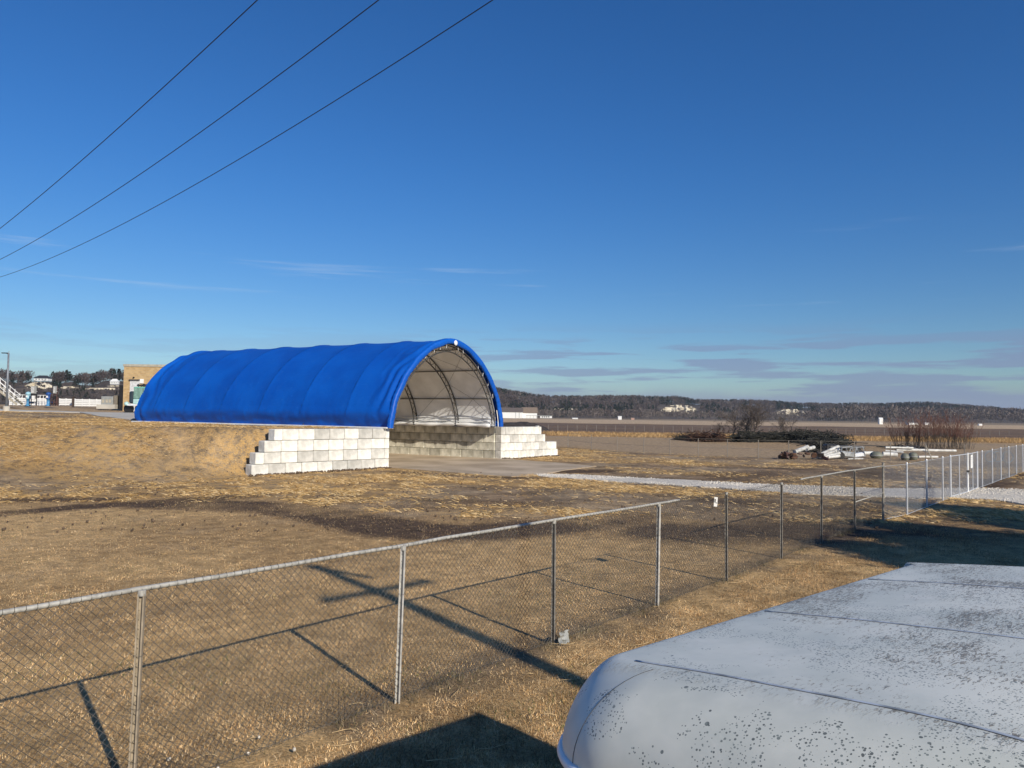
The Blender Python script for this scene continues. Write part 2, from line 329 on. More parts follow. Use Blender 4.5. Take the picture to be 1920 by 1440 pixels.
# land cover colour by place
def capsules(X, Y, pts, wpx=None, r=1.0, soft=.6):
    """soft 0..1 mask round a world polyline"""
    d = np.full(X.shape, 1e9)
    for a, b_ in zip(pts[:-1], pts[1:]):
        ax, ay, bx, by = a[0], a[1], b_[0], b_[1]; L2 = (bx-ax)**2+(by-ay)**2+1e-9
        t_ = np.clip(((X-ax)*(bx-ax)+(Y-ay)*(by-ay))/L2, 0, 1); d = np.minimum(d, np.hypot(X-ax-t_*(bx-ax), Y-ay-t_*(by-ay)))
    return S(1-(d-r)/(soft*r+.01))
def cover(X, Y, HZ):
    n1 = fbm(X*.22, Y*.22, 5); n2 = fbm(X*.06+5, Y*.06, 4); n3 = fbm(X*.9+3, Y*.9, 3)
    dist = np.hypot(X, Y); W3 = lambda c: np.array(c)[None, None, :] if X.ndim == 2 else np.array(c)[None, :]
    def mixm(c, m, k): m = np.clip(m, 0, 1)[..., None]; return c*(1-m)+np.asarray(k)*m
    col = np.ones(X.shape+(3,))*np.array((.56, .375, .18))                       # mown dead lawn
    col = mixm(col, S((n1-.42)/.25)*.55, (.30, .19, .09)); col = mixm(col, S((n3-.6)/.2)*.25, (.50, .37, .23))
    # graded strawed ground: beyond the lawn edge
    edge = [at(*p) for p in ((-300, 975), (0, 952), (250, 950), (500, 940), (620, 952), (800, 985), (1000, 985), (1200, 965), (1400, 985), (1640, 1000))]
    ex = np.array([p.x for p in edge]); ey = np.array([p.y for p in edge]); az_e = ex/ey; az = np.where(Y > 1, X/np.maximum(Y, 1), -9)
    lim = np.interp(az, az_e, np.hypot(ex, ey)); beyond = S((dist-lim*(1+(n1-.5)*.16))/(.05*lim))*(az > -5)
    soil = np.ones(X.shape+(3,))*np.array((.32, .24, .155)); soil = mixm(soil, S((n1-.38)/.2)*.6, (.24, .16, .095))
    u, v = uv(X, Y)
    col = col*(1-beyond[..., None])+soil*beyond[..., None]
    straw = beyond*np.clip(.30+1.2*(n2-.45)/.2+.5*(n3-.5), .05, .80)
    sb = np.zeros(X.shape)
    for pts, r, k in (([(520, 905), (700, 893), (860, 903), (1100, 912), (1330, 925)], .9, .95), ([(1080, 850), (1300, 868), (1480, 872)], 2.0, .7), ([(1150, 880), (1350, 890)], 1.3, .6), ([(0, 925), (200, 925), (420, 915)], 1.1, .7), ([(1660, 985), (1800, 960)], .8, .5)):
        sb = np.maximum(sb, capsules(X, Y, [at(*p) for p in pts], r=r, soft=1.3)*k)
    straw = np.maximum(straw, sb*S((n1-.3)/.2+.3))
    col = col*(1+beyond*.75*(fbm(X*1.1+8, Y*1.1, 4)-.5)*2)[..., None]
    # wheel tracks and churned dark earth
    dk = np.zeros(X.shape)
    for pts, r, k in (([(-200, 985), (0, 962), (150, 950), (300, 940), (480, 930)], .45, .9), ([(-200, 950), (0, 938), (200, 936)], .4, .8), ([(300, 945), (520, 950), (640, 968), (760, 995), (900, 1000), (1040, 985), (1200, 960)], .9, .75),
                      ([(620, 935), (800, 945), (1000, 950), (1200, 935)], 1.1, .55), ([(1290, 950), (1420, 960), (1600, 975)], 2.6, .7), ([(1300, 1000), (1450, 1000), (1640, 960)], 1.4, .7), ([(1420, 895), (1560, 895), (1660, 890)], 2.5, .5),
                      ([(1000, 878), (1060, 884), (1130, 882)], .8, .9), ([(735, 884), (860, 893), (1000, 897)], .5, .6), ([(1430, 875), (1640, 880), (1760, 885)], 1.6, .5), ([(1840, 912), (1960, 885), (2100, 860)], .7, .7)):
        dk = np.maximum(dk, capsules(X, Y, [at(*p) for p in pts], r=r, soft=1.2)*k)
    dk = np.clip(dk*(.45+1.1*(n1-.3)/.3), 0, 1)
    col = mixm(col, dk, (.105, .07, .046)); straw = straw*(1-dk*.85)
    # bare dirt strip under the fence
    fl = capsules(X, Y, [(-6.5, 2.6), (-3.2, 6.7), (-1.3, 9.0), (4.5, 16.0), (12.3, 25.5)], r=.30, soft=2.4)
    fl = fl*S((n3-.25)/.3+.25); col = mixm(col, fl*.7*S((n3-.3)/.25), (.16, .125, .09))
    # far side of the inner fence: pale mown field, golden strip, brown crop, pale stubble
    def dep(y1, y2): return None
    d0 = lambda px, py: at(px, py).y
    far = Y-(at(1300, 856).y) - (X-at(1300, 856).x)*-.45*0
    fence_y = np.interp(X, [at(p, q).x for p, q in ((1065, 839), (1309, 856), (1540, 860), (1885, 870))], [at(p, q).y for p, q in ((1065, 839), (1309, 856), (1540, 860), (1885, 870))])
    fm = S((Y-fence_y)/3.0)*(u > WID-1)
    col = mixm(col, fm, (.40, .29, .18)); col = mixm(col, fm*S((n2-.45)/.2)*.45, (.29, .21, .135)); straw = straw*(1-fm)+fm*.25*(n2 > .5)
    nn = (fbm(X*.03, Y*.03, 3)-.5)
    yy = Y*(1+nn*.10)+.10*X
    m1 = S((yy-120)/4)*(1-S((yy-150)/6))*(u > 4); col = mixm(col, m1, (.34, .20, .085))
    m2 = S((yy-150)/6)*(1-S((yy-330)/14))*(u > -8); col = mixm(col, m2, (.16, .11, .078)); col = mixm(col, m2*S((fbm(X*.02, Y*.12, 3)-.5)/.1)*.5, (.25, .165, .10))
    m3 = S((yy-330)/14)*(u > -40); col = mixm(col, m3, (.50, .37, .24)); col = mixm(col, S((yy-620)/80)*m3, (.26, .20, .135))
    straw = straw*(1-np.maximum(m1, np.maximum(m2, m3)))
    # left hill top: drier grass beyond the path
    return col, np.clip(straw, 0, 1)
gcol, gst = cover(GX, GY, GZ)
nu, nv_ = GX.shape; idx = np.arange(nu*nv_).reshape(nu, nv_)
Fg = np.stack([idx[:-1, :-1], idx[1:, :-1], idx[1:, 1:], idx[:-1, 1:]], -1).reshape(-1, 4)
g = fastmesh('ground', np.stack([GX, GY, GZ], -1).reshape(-1, 3), Fg, groundm, smooth=True, colors=gcol.reshape(-1, 3), attrs={'straw': gst.reshape(-1)})
tag(g, kind='structure', label='dead brown lawn and graded soil strewn with straw, fields beyond')

def sheet(name, pts, z, m, jitter=0.0, sub=.6, label=None, follow=False):
    """a flat-lying sheet with irregular edge, thin but with a real lip"""
    pp = []; n = len(pts)
    for i in range(n):
        a, b_ = pts[i], pts[(i+1) % n]; L = (b_-a).length; k = max(1, int(L/sub))
        for j in range(k):
            p = a.lerp(b_, j/k); q = Vector((p.x, p.y, 0))
            if jitter: q += Vector((random.uniform(-1, 1), random.uniform(-1, 1), 0))*jitter
            pp.append(q)
    bm = bmesh.new(); top = [bm.verts.new((p.x, p.y, (gz(p.x, p.y) if follow else 0)+z)) for p in pp]
    f = bm.faces.new(top); bmesh.ops.triangulate(bm, faces=[f])
    if follow:
        for _ in range(4):
            ee = [e for e in bm.edges if e.calc_length() > 2.5]
            if not ee: break
            bmesh.ops.subdivide_edges(bm, edges=ee, cuts=1); bmesh.ops.triangulate(bm, faces=bm.faces[:])
        for v in bm.verts: v.co.z = gz(v.co.x, v.co.y)+z
    r = bmesh.ops.extrude_edge_only(bm, edges=[e for e in bm.edges if e.is_boundary]); 
    for v in [x for x in r['geom'] if isinstance(x, bmesh.types.BMVert)]: v.co.z -= .3
    bmesh.ops.recalc_face_normals(bm, faces=bm.faces[:])
    me = bpy.data.meshes.new(name); bm.to_mesh(me); bm.free(); o = link(name, me, m); tag(o, kind='structure', label=label); return o
# apron and floor of the shelter
ap = [at(*p) for p in ((728, 877), (800, 882), (880, 889), (960, 894), (1010, 892), (1060, 882), (1117, 875), (1040, 868), (985, 864), (944, 860))]
sheet('concrete_floor', ap+[P3(WID, LEN-.3), P3(0.0, LEN-.3)], .035, concrete, .05, label='dusty concrete floor and apron of the shelter')
# gravel road through the gate
ru = [(1005, 890), (1080, 891), (1150, 895), (1280, 901), (1400, 908), (1530, 913), (1655, 917), (1760, 918), (1836, 917), (1925, 920), (2150, 925)]
rl = [(2150, 968), (1925, 947), (1860, 938), (1790, 934), (1730, 936), (1655, 933), (1500, 927), (1400, 919), (1300, 913), (1160, 904), (1010, 894)]
sheet('gravel_road', [at(*p) for p in ru+rl], .05, gravelm, .13, .5, label='white gravel road running through the gate')
# stones of the gravel standing proud
def stones(pts_px, n, r0, r1, name, m, kind='stuff', label=None, cat=None):
    V = []; Fc = []; ico = bmesh.new(); bmesh.ops.create_icosphere(ico, subdivisions=1, radius=1); iv = np.array([v.co[:] for v in ico.verts]); jf = np.array([[v.index for v in f.verts] for f in ico.faces]); ico.free()
    for i in range(n):
        x, y = pts_px(); r = random.uniform(r0, r1); R = np.array(Matrix.Rotation(random.uniform(0, 6), 3, Vector((random.random(), random.random(), .3)).normalized()))
        V.append((iv*rng.uniform(.6, 1.2, (1, 3))*r)@R.T+np.array([x, y, gz(x, y)+.045])); Fc.append(jf+i*len(iv))
    o = fastmesh(name, np.concatenate(V), np.concatenate(Fc), m); tag(o, label, cat, kind=kind); return o
def road_pt():
    t_ = random.random(); i = random.random(); k = len(ru)-1; a = i*k; j = int(a); f = a-j
    A = at(*ru[j]).lerp(at(*ru[min(j+1, k)]), f); rl_ = rl[::-1]; B = at(*rl_[j]).lerp(at(*rl_[min(j+1, k)]), f); p = A.lerp(B, t_*1.06-.03); return p.x, p.y
stones(road_pt, 7000, .015, .04, 'gravel_stones', mat('gravel_stone', (.68, .63, .55), .9, 0, .2, 30), label='loose pale stones on the gravel road', cat='gravel')
# paths on the hill
sheet('hill_path', [onground(p, d) for p, d in ((-500, 80), (-100, 79), (60, 80), (200, 80), (290, 80), (290, 90), (200, 88), (60, 86), (-100, 86), (-500, 86))], .05, pavem, .1, 2, follow=True, label='pale concrete path along the top of the bank')
sheet('concrete_yard', [onground(244, 62.5), onground(215, 65), onground(190, 69), onground(160, 75), onground(150, 79.8), onground(290, 79.8), onground(300, 68), onground(262, 66.5)], .07, pavem, .1, 2, follow=True, label='pale concrete yard behind the blue shelter')
# ------------------------------------------------------------------ concrete block walls
BL, BH, BD = 1.02, .61, .61
def block_mesh(L, name, studs=False):
    m = MB(); m.box((0, 0, BH/2), (L-.018, BD-.01, BH-.018), bev=.026)
    if studs:
        for x in ((-L/4, L/4) if L > .8 else (0,)): m.box((x, 0, BH+.03), (.24, .24, .075), bev=.025)
    me = bpy.data.meshes.new(name); me.from_pydata(m.v, [], m.f); me.update(); return me
def wall(label, group, p0, d, rows, m, back=None, zb=0.0):
    """rows: list of (s0, s1) along direction d from p0; block front face on the line, thickness to 'back' side"""
    d = Vector((d[0], d[1], 0)); bk = Vector((back[0], back[1], 0)); rz = atan2(d.y, d.x)
    root = empty('block_wall', (p0[0], p0[1], zb), rz); tag(root, label, 'block wall', group)
    side = 1 if (bk.dot(Vector((-d.y, d.x, 0))) > 0) else -1
    cache = {}
    for r, (s0, s1) in enumerate(rows):
        s = s0; first = True; top = r == len(rows)-1
        while s < s1-.05:
            L = BL if not (first and r % 2) else BL/2
            if s+L > s1: L = s1-s
            if s1-(s+L) < .3: L = s1-s
            key = (round(L, 2), top or True)
            if key not in cache:
                cache[key] = block_mesh(L, 'concrete_block', top); cache[key].materials.append(m)
            me = cache[key] if (top or (round(L, 2), 0) not in cache) else cache[(round(L, 2), 0)]
            if not top:
                k2 = (round(L, 2), 0)
                if k2 not in cache: cache[k2] = block_mesh(L, 'concrete_block', False); cache[k2].materials.append(m)
                me = cache[k2]
            o = bpy.data.objects.new('concrete_block', me); C.objects.link(o); o.parent = root
            o.location = (s+L/2, side*(BD/2+random.uniform(-.012, .012)), r*BH-.02); o.rotation_euler = (0, 0, random.uniform(-.006, .006))
            s += L; first = False
    return root
grp = 'retaining walls of big concrete blocks'
wall('pale stepped block wing wall left of the shelter opening', grp, (O[0]+WA[0]*-9.25, O[1]+WA[1]*-9.25), WA, [(0, 9.25), (.22, 9.25), (.72, 9.25), (1.3, 9.25)], blockm, WN)
rc = P3(WID, 0)
wall('whitest stepped block wing wall running right from the shelter opening', grp, (rc.x, rc.y), WA, [(0, 7.1), (0, 6.9), (0, 5.4), (0, 4.9)], blockm, WN)
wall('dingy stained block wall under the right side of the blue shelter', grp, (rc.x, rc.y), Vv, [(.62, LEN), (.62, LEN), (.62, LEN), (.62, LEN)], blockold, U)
pl = P3(0, .62)
wall('mostly buried block wall under the left side of the blue shelter', grp, (pl.x, pl.y), Vv, [(0, LEN-.6)]*4, blockm, -U)

# ------------------------------------------------------------------ the blue shelter
shel = empty('fabric_shelter', P3(0, 0, WT), atan2(U[1], U[0]))
tag(shel, 'long blue tarpaulin hoop shelter with white lining on top of concrete block walls', 'storage shelter')
AW = WID+.08; AX0 = -.38; HA = 5.98; AC = AX0+AW/2; PEX = 1.75
def arch(t, off=0.0):      # t 0..1 left foot to right foot, local u, z; even by angle
    th = pi*(1-t); c, s_ = cos(th), sin(th); e = 2/PEX
    x = math.copysign(abs(c)**e, c)*(AW/2-off); z = abs(s_)**e*(HA-off)
    return AC+x, z
# resample arch by arc length
def archtab(off=0.0, n=600):
    p = np.array([arch(i/n, off) for i in range(n+1)]); L = np.r_[0, np.cumsum(np.hypot(*np.diff(p, axis=0).T))]; return p, L
def archs(ts, off=0.0):
    p, L = archtab(off); q = np.asarray(ts)*L[-1]; return np.stack([np.interp(q, L, p[:, 0]), np.interp(q, L, p[:, 1])], -1)
RB = [.12, 3.4, 7.4, 11.4, 15.4, 19.4, 23.0, LEN-.15]; NR = len(RB)-1
na = 110; vs_ = np.linspace(-.25, LEN+.1, 230); ts = np.linspace(0, 1, na); A0 = archs(ts)
nrm = np.gradient(A0, axis=0); nrm = np.stack([-nrm[:, 1], nrm[:, 0]], -1); nrm /= np.linalg.norm(nrm, axis=1, keepdims=True)   # outward
TT, VV = np.meshgrid(ts, vs_, indexing='ij'); arcL = archtab()[1][-1]; sfoot = np.minimum(TT, 1-TT)*arcL
rb_ = np.array([-.3]+RB[1:-1]+[LEN+.3]); k_ = np.clip(np.searchsorted(rb_, VV)-1, 0, len(rb_)-2); ph = np.clip((VV-rb_[k_])/(rb_[k_+1]-rb_[k_]), 0, 1)
sag = -.10*(4*ph*(1-ph))**.7*S(sfoot/3.0)
wr = (fbm(TT*16+3, VV*.5, 3)-.5)*.05 + (fbm(TT*14+VV*1.3, VV*2.2-TT*9, 3)-.5)*.07*S(1-sfoot/3.5)
endg = S(1-np.abs(VV+.2)/2.6); wr = wr+endg*.09*np.sin((VV*2.2+TT*arcL*.35+fbm(TT*9, VV*.7, 2)*4)*2.4)*S(sfoot/2)
backg = S(1-np.abs(LEN-VV)/2.6); wr = wr+backg*.07*np.sin((VV*2.2-TT*arcL*.45+fbm(TT*9, VV*.7, 2)*4)*2.4)
tuck = -.40*S(1-sfoot/.88)+.05*np.exp(-((sfoot-1.0)/.10)**2)+ .09*np.sin(VV*1.1+fbm(TT*50, VV*.5, 3)*7+sfoot*5)*S(1-sfoot/1.1)*S(sfoot/.1+.3)
offs = sag+wr+tuck
UX = A0[:, 0][:, None]+nrm[:, 0][:, None]*offs*-1*-1; UZ = A0[:, 1][:, None]+nrm[:, 1][:, None]*offs
UX = A0[:, 0][:, None]+nrm[:, 0][:, None]*offs
UZ = np.maximum(UZ, .02)
if nrm[na//2, 1] < 0: UX = A0[:, 0][:, None]-nrm[:, 0][:, None]*offs; UZ = np.maximum(A0[:, 1][:, None]-nrm[:, 1][:, None]*offs, .02)
def grid_faces(n, m): i = np.arange(n*m).reshape(n, m); return np.stack([i[:-1, :-1], i[1:, :-1], i[1:, 1:], i[:-1, 1:]], -1).reshape(-1, 4)
cov = fastmesh('blue_cover', np.stack([UX, VV, UZ], -1).reshape(-1, 3), grid_faces(na, len(vs_)), tarpm, shel, smooth=True)
seam_m = mat('welded_seam', (.0012, .076, .41), .45, 0, .2, 3)
for rv in RB[1:-1]:                                              # welded seams where the sheet crosses each arch
    j = int(np.argmin(np.abs(vs_-rv))); Vs = []
    for i in range(4, na-4):
        for dv_ in (-.045, .045): Vs.append((UX[i, j], rv+dv_, UZ[i, j])+()) 
    Vs = np.array(Vs).reshape(-1, 2, 3); c0 = np.array([AC, 0, 0]); dd_s = Vs-c0; dd_s[..., 1] = 0; Vs = Vs+dd_s/np.linalg.norm(dd_s, axis=2, keepdims=True)*.012
    fastmesh('cover_seam', Vs.reshape(-1, 3), grid_faces(Vs.shape[0], 2), seam_m, cov, smooth=True)
# pleated hem rolled round the front arch and the back arch
for name, v0, sg in (('front_hem', -.25, 1),):
    n1, n2 = 160, 9; tt = np.linspace(0, 1, n1); Aa = archs(tt); nn = np.gradient(Aa, axis=0); nn = np.stack([-nn[:, 1], nn[:, 0]], -1); nn /= np.linalg.norm(nn, axis=1, keepdims=True)
    if nn[n1//2, 1] < 0: nn = -nn
    prof = [(.03, .10), (.035, -.03), (.0, -.10), (-.10, -.13), (-.22, -.12), (-.33, -.08), (-.36, -.02), (-.35, .05), (-.30, .08)]   # (radial, along v)
    Vh = []
    for i in range(n1):
        pl_ = .012*sin(i*1.9)+.016*sin(i*.43+1)
        wd = 1+.25*sin(i*.31)*.3
        for (ro, av) in prof: Vh.append((Aa[i, 0]+nn[i, 0]*(ro*wd+pl_*.5), v0+sg*(av-.0)+pl_, max(Aa[i, 1]+nn[i, 1]*(ro*wd+pl_*.5), -.02)))
    fastmesh(name, np.array(Vh), grid_faces(n1, n2), tarpm, shel, smooth=True)
# lining
sf1 = np.minimum(ts, 1-ts)*arcL; A1 = archs(ts, .36); _n = np.gradient(A1, axis=0); _n = np.stack([_n[:, 1], -_n[:, 0]], -1); _n /= np.linalg.norm(_n, axis=1, keepdims=True); A1 = A1+_n*(.12*S(1-sf1/1.1))[:, None]; VL = np.linspace(.05, LEN, 60); T2, V2 = np.meshgrid(ts, VL, indexing='ij')
wl_ = (fbm(T2*20, V2*.7, 3)-.5)*.06
n1_ = np.gradient(A1, axis=0); n1_ = np.stack([n1_[:, 1], -n1_[:, 0]], -1); n1_ /= np.linalg.norm(n1_, axis=1, keepdims=True)
fastmesh('lining', np.stack([A1[:, 0][:, None]+n1_[:, 0][:, None]*wl_, V2, A1[:, 1][:, None]+n1_[:, 1][:, None]*wl_], -1).reshape(-1, 3), grid_faces(na, 60), linerm, shel, smooth=True)
# rear end sheet
bk = MB(); rim = archs(np.linspace(0, 1, 40), .38); bk.add([(p[0], LEN-.02, p[1]) for p in rim]+[(p[0], LEN+.02, p[1]) for p in rim], [tuple(range(40)), tuple(range(79, 39, -1))]); bk.build('rear_sheet', linerm, shel)
# arch trusses with lattice
trussm = mat('truss_steel', (.06, .06, .06), .5, .2, .2, 9)
for k in range(NR+1):
    v = RB[k]
    m = MB(); o_ = archs(np.linspace(0, 1, 44), .44); i_ = archs(np.linspace(0, 1, 44), .84)
    m.tube([(p[0], v, p[1]) for p in o_], .045, 6); m.tube([(p[0], v, p[1]) for p in i_], .045, 6)
    for j in range(43): a, b_ = (o_[j], i_[j+1]) if j % 2 else (i_[j], o_[j+1]); m.tube([(a[0], v, a[1]), (b_[0], v, b_[1])], .022, 4)
    for s_ in (0, -1): m.box((o_[s_][0]*.5+i_[s_][0]*.5, v, .02), (.45, .22, .04))
    m.build('arch_truss', trussm, shel, smooth=False)
for z in (2.05, 4.05, 5.35):
    for side in (0, 1):
        tt = np.linspace(0, 1, 400); a = archs(tt, .46); sel = [i for i in range(399) if (a[i, 1]-z)*(a[i+1, 1]-z) <= 0]; i = sel[0 if side == 0 else -1]
        MB().tube([(a[i, 0], .1, a[i, 1]), (a[i, 0], LEN-.1, a[i, 1])], .042, 6).build('purlin', trussm, shel)
cb = MB()                                                        # cross-bracing cables of the right side
for k in range(NR):
    for (ta, tb) in ((.80, .97), (.97, .80), (.60, .80), (.80, .60)):
        a = archs([ta], .46)[0]; b_ = archs([tb], .46)[0]; va, vb = RB[k], RB[k+1]
        if k == 0 or ta < tb: cb.tube([(a[0], va, a[1]), ((a[0]+b_[0])/2+.2, (va+vb)/2, (a[1]+b_[1])/2+.2), (b_[0], min(vb, LEN-.2), b_[1])], .009, 3)
cb.build('brace_cables', darkm, shel)
# white skirt of the lining lying rolled on the wall tops
for side in (0, 1):
    for q, (zz, rr, dx) in enumerate(((.62, .035, .16), (.36, .05, .22), (.10, .13, .38))):
        m = MB(); x0 = AX0+AW if side else AX0; sgn = -1 if side else 1; pts = []
        for j in range(70): pts.append((x0+sgn*(dx+(.62 if side == 0 else .36)+.04*sin(j*.7+q)), .3+j*(LEN-.8)/69, zz+.03*sin(j*.43+q*2)))
        m.tube(pts, [rr*(1+.25*sin(j*1.3)) for j in range(70)], 8); m.build('lining_roll', white2, shel, smooth=True)
    m = MB(); m.box((AX0+AW-.28 if side else AX0+.28, LEN/2, .035), (.9 if side else .6, LEN-.3, .03)); m.build('wall_plate', pavem if not side else white2, shel)
# long white foot rail outside left
m = MB(); m.tube([(-.50, -.2, .01), (-.50, LEN, .0)], .05, 8); m.build('foot_rail', whitep, shel)
# round white cap at the crown, white tie ends on the front hem, side edge pole
cp = MB(); cp.lathe([(.0, -.03), (.17, -.03), (.19, 0), (.15, .05), (.0, .08)], (AC+.12, -.40, HA-.26), 20, Matrix.Rotation(pi/2, 3, 'X')); cp.build('crown_cap', white2, shel, smooth=True)
for t_ in (.335, .39, .43, .47, .545, .58, .70, .745, .80, .86):
    a = archs([t_], .36)[0]; m = MB(); m.box((a[0], -.12, a[1]-.1), (.035, .012, .30), M=Matrix.Rotation(random.uniform(-.3, .3), 3, 'Y')); m.build('tie_strap', white2, shel)
for s_, x in ((0, AX0+.36), (1, AX0+AW-.36)):
    a = [archs([t_], .42)[0] for t_ in (np.linspace(0.0, .12, 6) if s_ == 0 else np.linspace(1, .93, 4))]
    MB().tube([(p[0], -.16, p[1]) for p in a], .035, 8).build('edge_pole', whitep, shel)

# ------------------------------------------------------------------ utility pole and wires (their shadow crosses the lawn)
PH = 11.6
pb = np.array([-4.27+1.166*PH, 17.0-1.602*PH]); ca = np.array([.70, .71])
pole = empty('utility_pole', (pb[0], pb[1], 0)); tag(pole, 'tall wooden utility pole with two crossarms beside the trailer', 'utility pole')
MB().tube([(0, 0, -.5), (0, 0, PH*.6), (0, 0, PH)], [.20, .165, .125], 14).build('pole', woodm, pole, smooth=True)
zc = PH-1.46
m = MB(); m.box((0, 0, 0), (2.5, .11, .14)); a = m.build('crossarm', woodm, pole); a.location = (.1, 0, zc); a.rotation_euler = (0, 0, atan2(ca[1], ca[0]))
m = MB(); m.box((.55, 0, 0), (1.9, .11, .14)); a = m.build('crossarm', woodm, pole); a.location = (-.1, .1, PH-.25); a.rotation_euler = (0, 0, atan2(-1.0, 1.45))
offs_ = (-1.1, 0.0, 1.1)
for o_ in offs_: MB().lathe([(.03, 0), (.06, .03), (.03, .07), (.06, .11), (.02, .15)], (ca[0]*o_+.1, ca[1]*o_, zc+.07), 10).build('insulator', graym, pole, smooth=True)
WPX = [[(0, 426), (150, 308), (270, 197), (480, 0)], [(0, 486), (150, 400), (350, 267), (525, 145), (703, 0)], [(0, 517), (80, 492), (240, 417), (480, 280), (700, 145), (920, 0)]]
azw = radians(46); dv = np.array([-sin(azw), cos(azw), 0]); nw = np.array([dv[1], -dv[0], 0]); names = ('uppermost of the three overhead wires, steepest across the sky', 'middle one of the three overhead wires', 'lowest of the three overhead wires, sagging nearest the left edge')
far_end = []; heights = []
for px_, o_, nm in zip(WPX, offs_, names):
    S0 = np.array([pb[0]+ca[0]*o_, pb[1]+ca[1]*o_, zc+.20]); tt = []; zz = []
    for p_ in px_:
        r = ray(*p_); t_ = ((S0-[0, 0, H])@nw)/(r@nw); P_ = np.array([0, 0, H])+r*t_; tt.append((P_-S0)@dv); zz.append(P_[2]-S0[2])
    tt = np.array([0]+tt); zz = np.array([0]+zz); A_ = np.stack([tt*0+1, tt, tt**2], 1); wgt = np.array([.25]+[1/x*10 for x in tt[1:]]); c_, *_r2 = np.linalg.lstsq(A_*wgt[:, None], zz*wgt, rcond=None)
    far_t = 62.0; c0_ = c_[0]; S0[2] += c0_; c_ = c_[1:]; far_end.append(S0+dv*far_t+np.array([0, 0, c_[0]*far_t+c_[1]*far_t**2])); heights.append((o_, S0[2]))
    pts = [tuple(S0+dv*q+np.array([0, 0, c_[0]*q+c_[1]*q*q])) for q in np.linspace(0, far_t, 60)]
    m = MB(); m.tube(pts, .0065, 6); o = m.build('overhead_wire', black); tag(o, nm, 'wire', 'three overhead wires crossing the sky')
    print('wire', c_, tt)
print('pole base', pb, heights, far_end)
fz = gz(pb[0]+dv[0]*62, pb[1]+dv[1]*62); pole2 = copy_tree(pole); pole2.location = (pb[0]+dv[0]*62, pb[1]+dv[1]*62, max(e_[2] for e_ in far_end)-.2-zc); pole2['label'] = 'wooden utility pole left of the bank carrying the far ends of the wires'
for q_ in (pole, pole2): q_['group'] = 'wooden utility poles'

# ------------------------------------------------------------------ chain link fences
def netting(A, B, h0, h1, d, r, loops=True, sagf=0.0, rail=.024):
    """woven wire between ground points A and B; returns V, F"""
    A = np.array(A[:2]); B = np.array(B[:2]); L = np.linalg.norm(B-A); e = (B-A)/L; n = max(2, int(L/d)); nz_ = int((h1-h0)/d/1.0); nz_ += nz_ % 2
    zz = np.linspace(h0, h1, nz_+1); P0 = []; P1 = []
    K = np.arange(n)
    for j in range(nz_):
        xa = (K+((K+j) % 2))*d; xb = (K+((K+j+1) % 2))*d
        off = np.where((np.arange(n)+j) % 2 == 0, .002, -.002)
        sg = lambda x: -sagf*np.sin(np.pi*np.clip(x/L, 0, 1))*(1 if sagf else 0)
        for lst, xx, z in ((P0, xa, zz[j]), (P1, xb, zz[j+1])):
            fz = (z-h0)/(h1-h0); xw = np.minimum(xx, L)
            wob = .012*np.sin(xw*2.3+A[0]*3)*np.sin(z*2.2)
            lst.append(np.stack([A[0]+e[0]*xw-e[1]*(off+wob), A[1]+e[1]*xw+e[0]*(off+wob), z+sg(xw)*fz+0*xw], -1))
    P0 = np.concatenate(P0); P1 = np.concatenate(P1)
    if loops:                                   # knuckles twisted over the rail
        X = np.arange(int(L/(2*d)))*2*d+d*.5
        ang = [(-.5*pi, -.0), (0, .5*pi), (.5*pi, pi), (pi, 1.35*pi)]
        for k, (a0, a1) in enumerate(ang):
            rr = rail+r+.003
            q0 = np.stack([A[0]+e[0]*(X+d*.35*k/2)-e[1]*rr*cos(a0)*-1, A[1]+e[1]*(X+d*.35*k/2)+e[0]*rr*cos(a0)*-1, h1-.002+rr*np.sin(a0)+0*X], -1)
            q1 = np.stack([A[0]+e[0]*(X+d*.35*(k+1)/2)-e[1]*rr*cos(a1)*-1, A[1]+e[1]*(X+d*.35*(k+1)/2)+e[0]*rr*cos(a1)*-1, h1-.002+rr*np.sin(a1)+0*X], -1)
            P0 = np.concatenate([P0, q0]); P1 = np.concatenate([P1, q1])
    return segs(P0, P1, r, 3)
def chan_post(h, w=.058, d=.045, t=.006):
    """open C section post, opening towards +x"""
    m = MB(); prof = [(d/2, w/2), (-d/2, w/2), (-d/2, -w/2), (d/2, -w/2), (d/2, -w/2+.014), (d/2-t, -w/2+.014), (d/2-t, -w/2+t), (-d/2+t, -w/2+t), (-d/2+t, w/2-t), (d/2-t, w/2-t), (d/2-t, w/2-.014), (d/2, w/2-.014)]
    n = len(prof); vs = [(x, y, -.2) for x, y in prof]+[(x, y, h) for x, y in prof]; fs = [(i, (i+1) % n, n+(i+1) % n, n+i) for i in range(n)]
    fs += [tuple(n+i for i in (0, 1, 10, 11)), tuple(n+i for i in (1, 2, 7, 8)), tuple(n+i for i in (2, 3, 6, 7))]; fs += [tuple(n+i for i in (8, 9, 10, 1)), tuple(n+i for i in (3, 4, 5, 6))]
    m.add(vs, fs); return m
FH = 1.81
px_old = [(277, 1478), (745, 1318), (1037, 1208), (1232, 1137), (1362, 1088), (1465, 1047), (1540, 1018), (1603, 993), (1656, 977)]
posts = [at(*p) for p in px_old[1:]]
fd = Vector((.630, .777, 0)); posts = [posts[0]-fd*3.05]+posts
first = posts[0]-fd*3.05; pre = first-fd*3.05
allp = [pre, first]+posts
fence = empty('chain_link_fence', (0, 0, 0)); tag(fence, 'old weathered chain link fence crossing the foreground lawn', 'chain link fence', 'chain link fences')
fang = atan2(fd.y, fd.x)
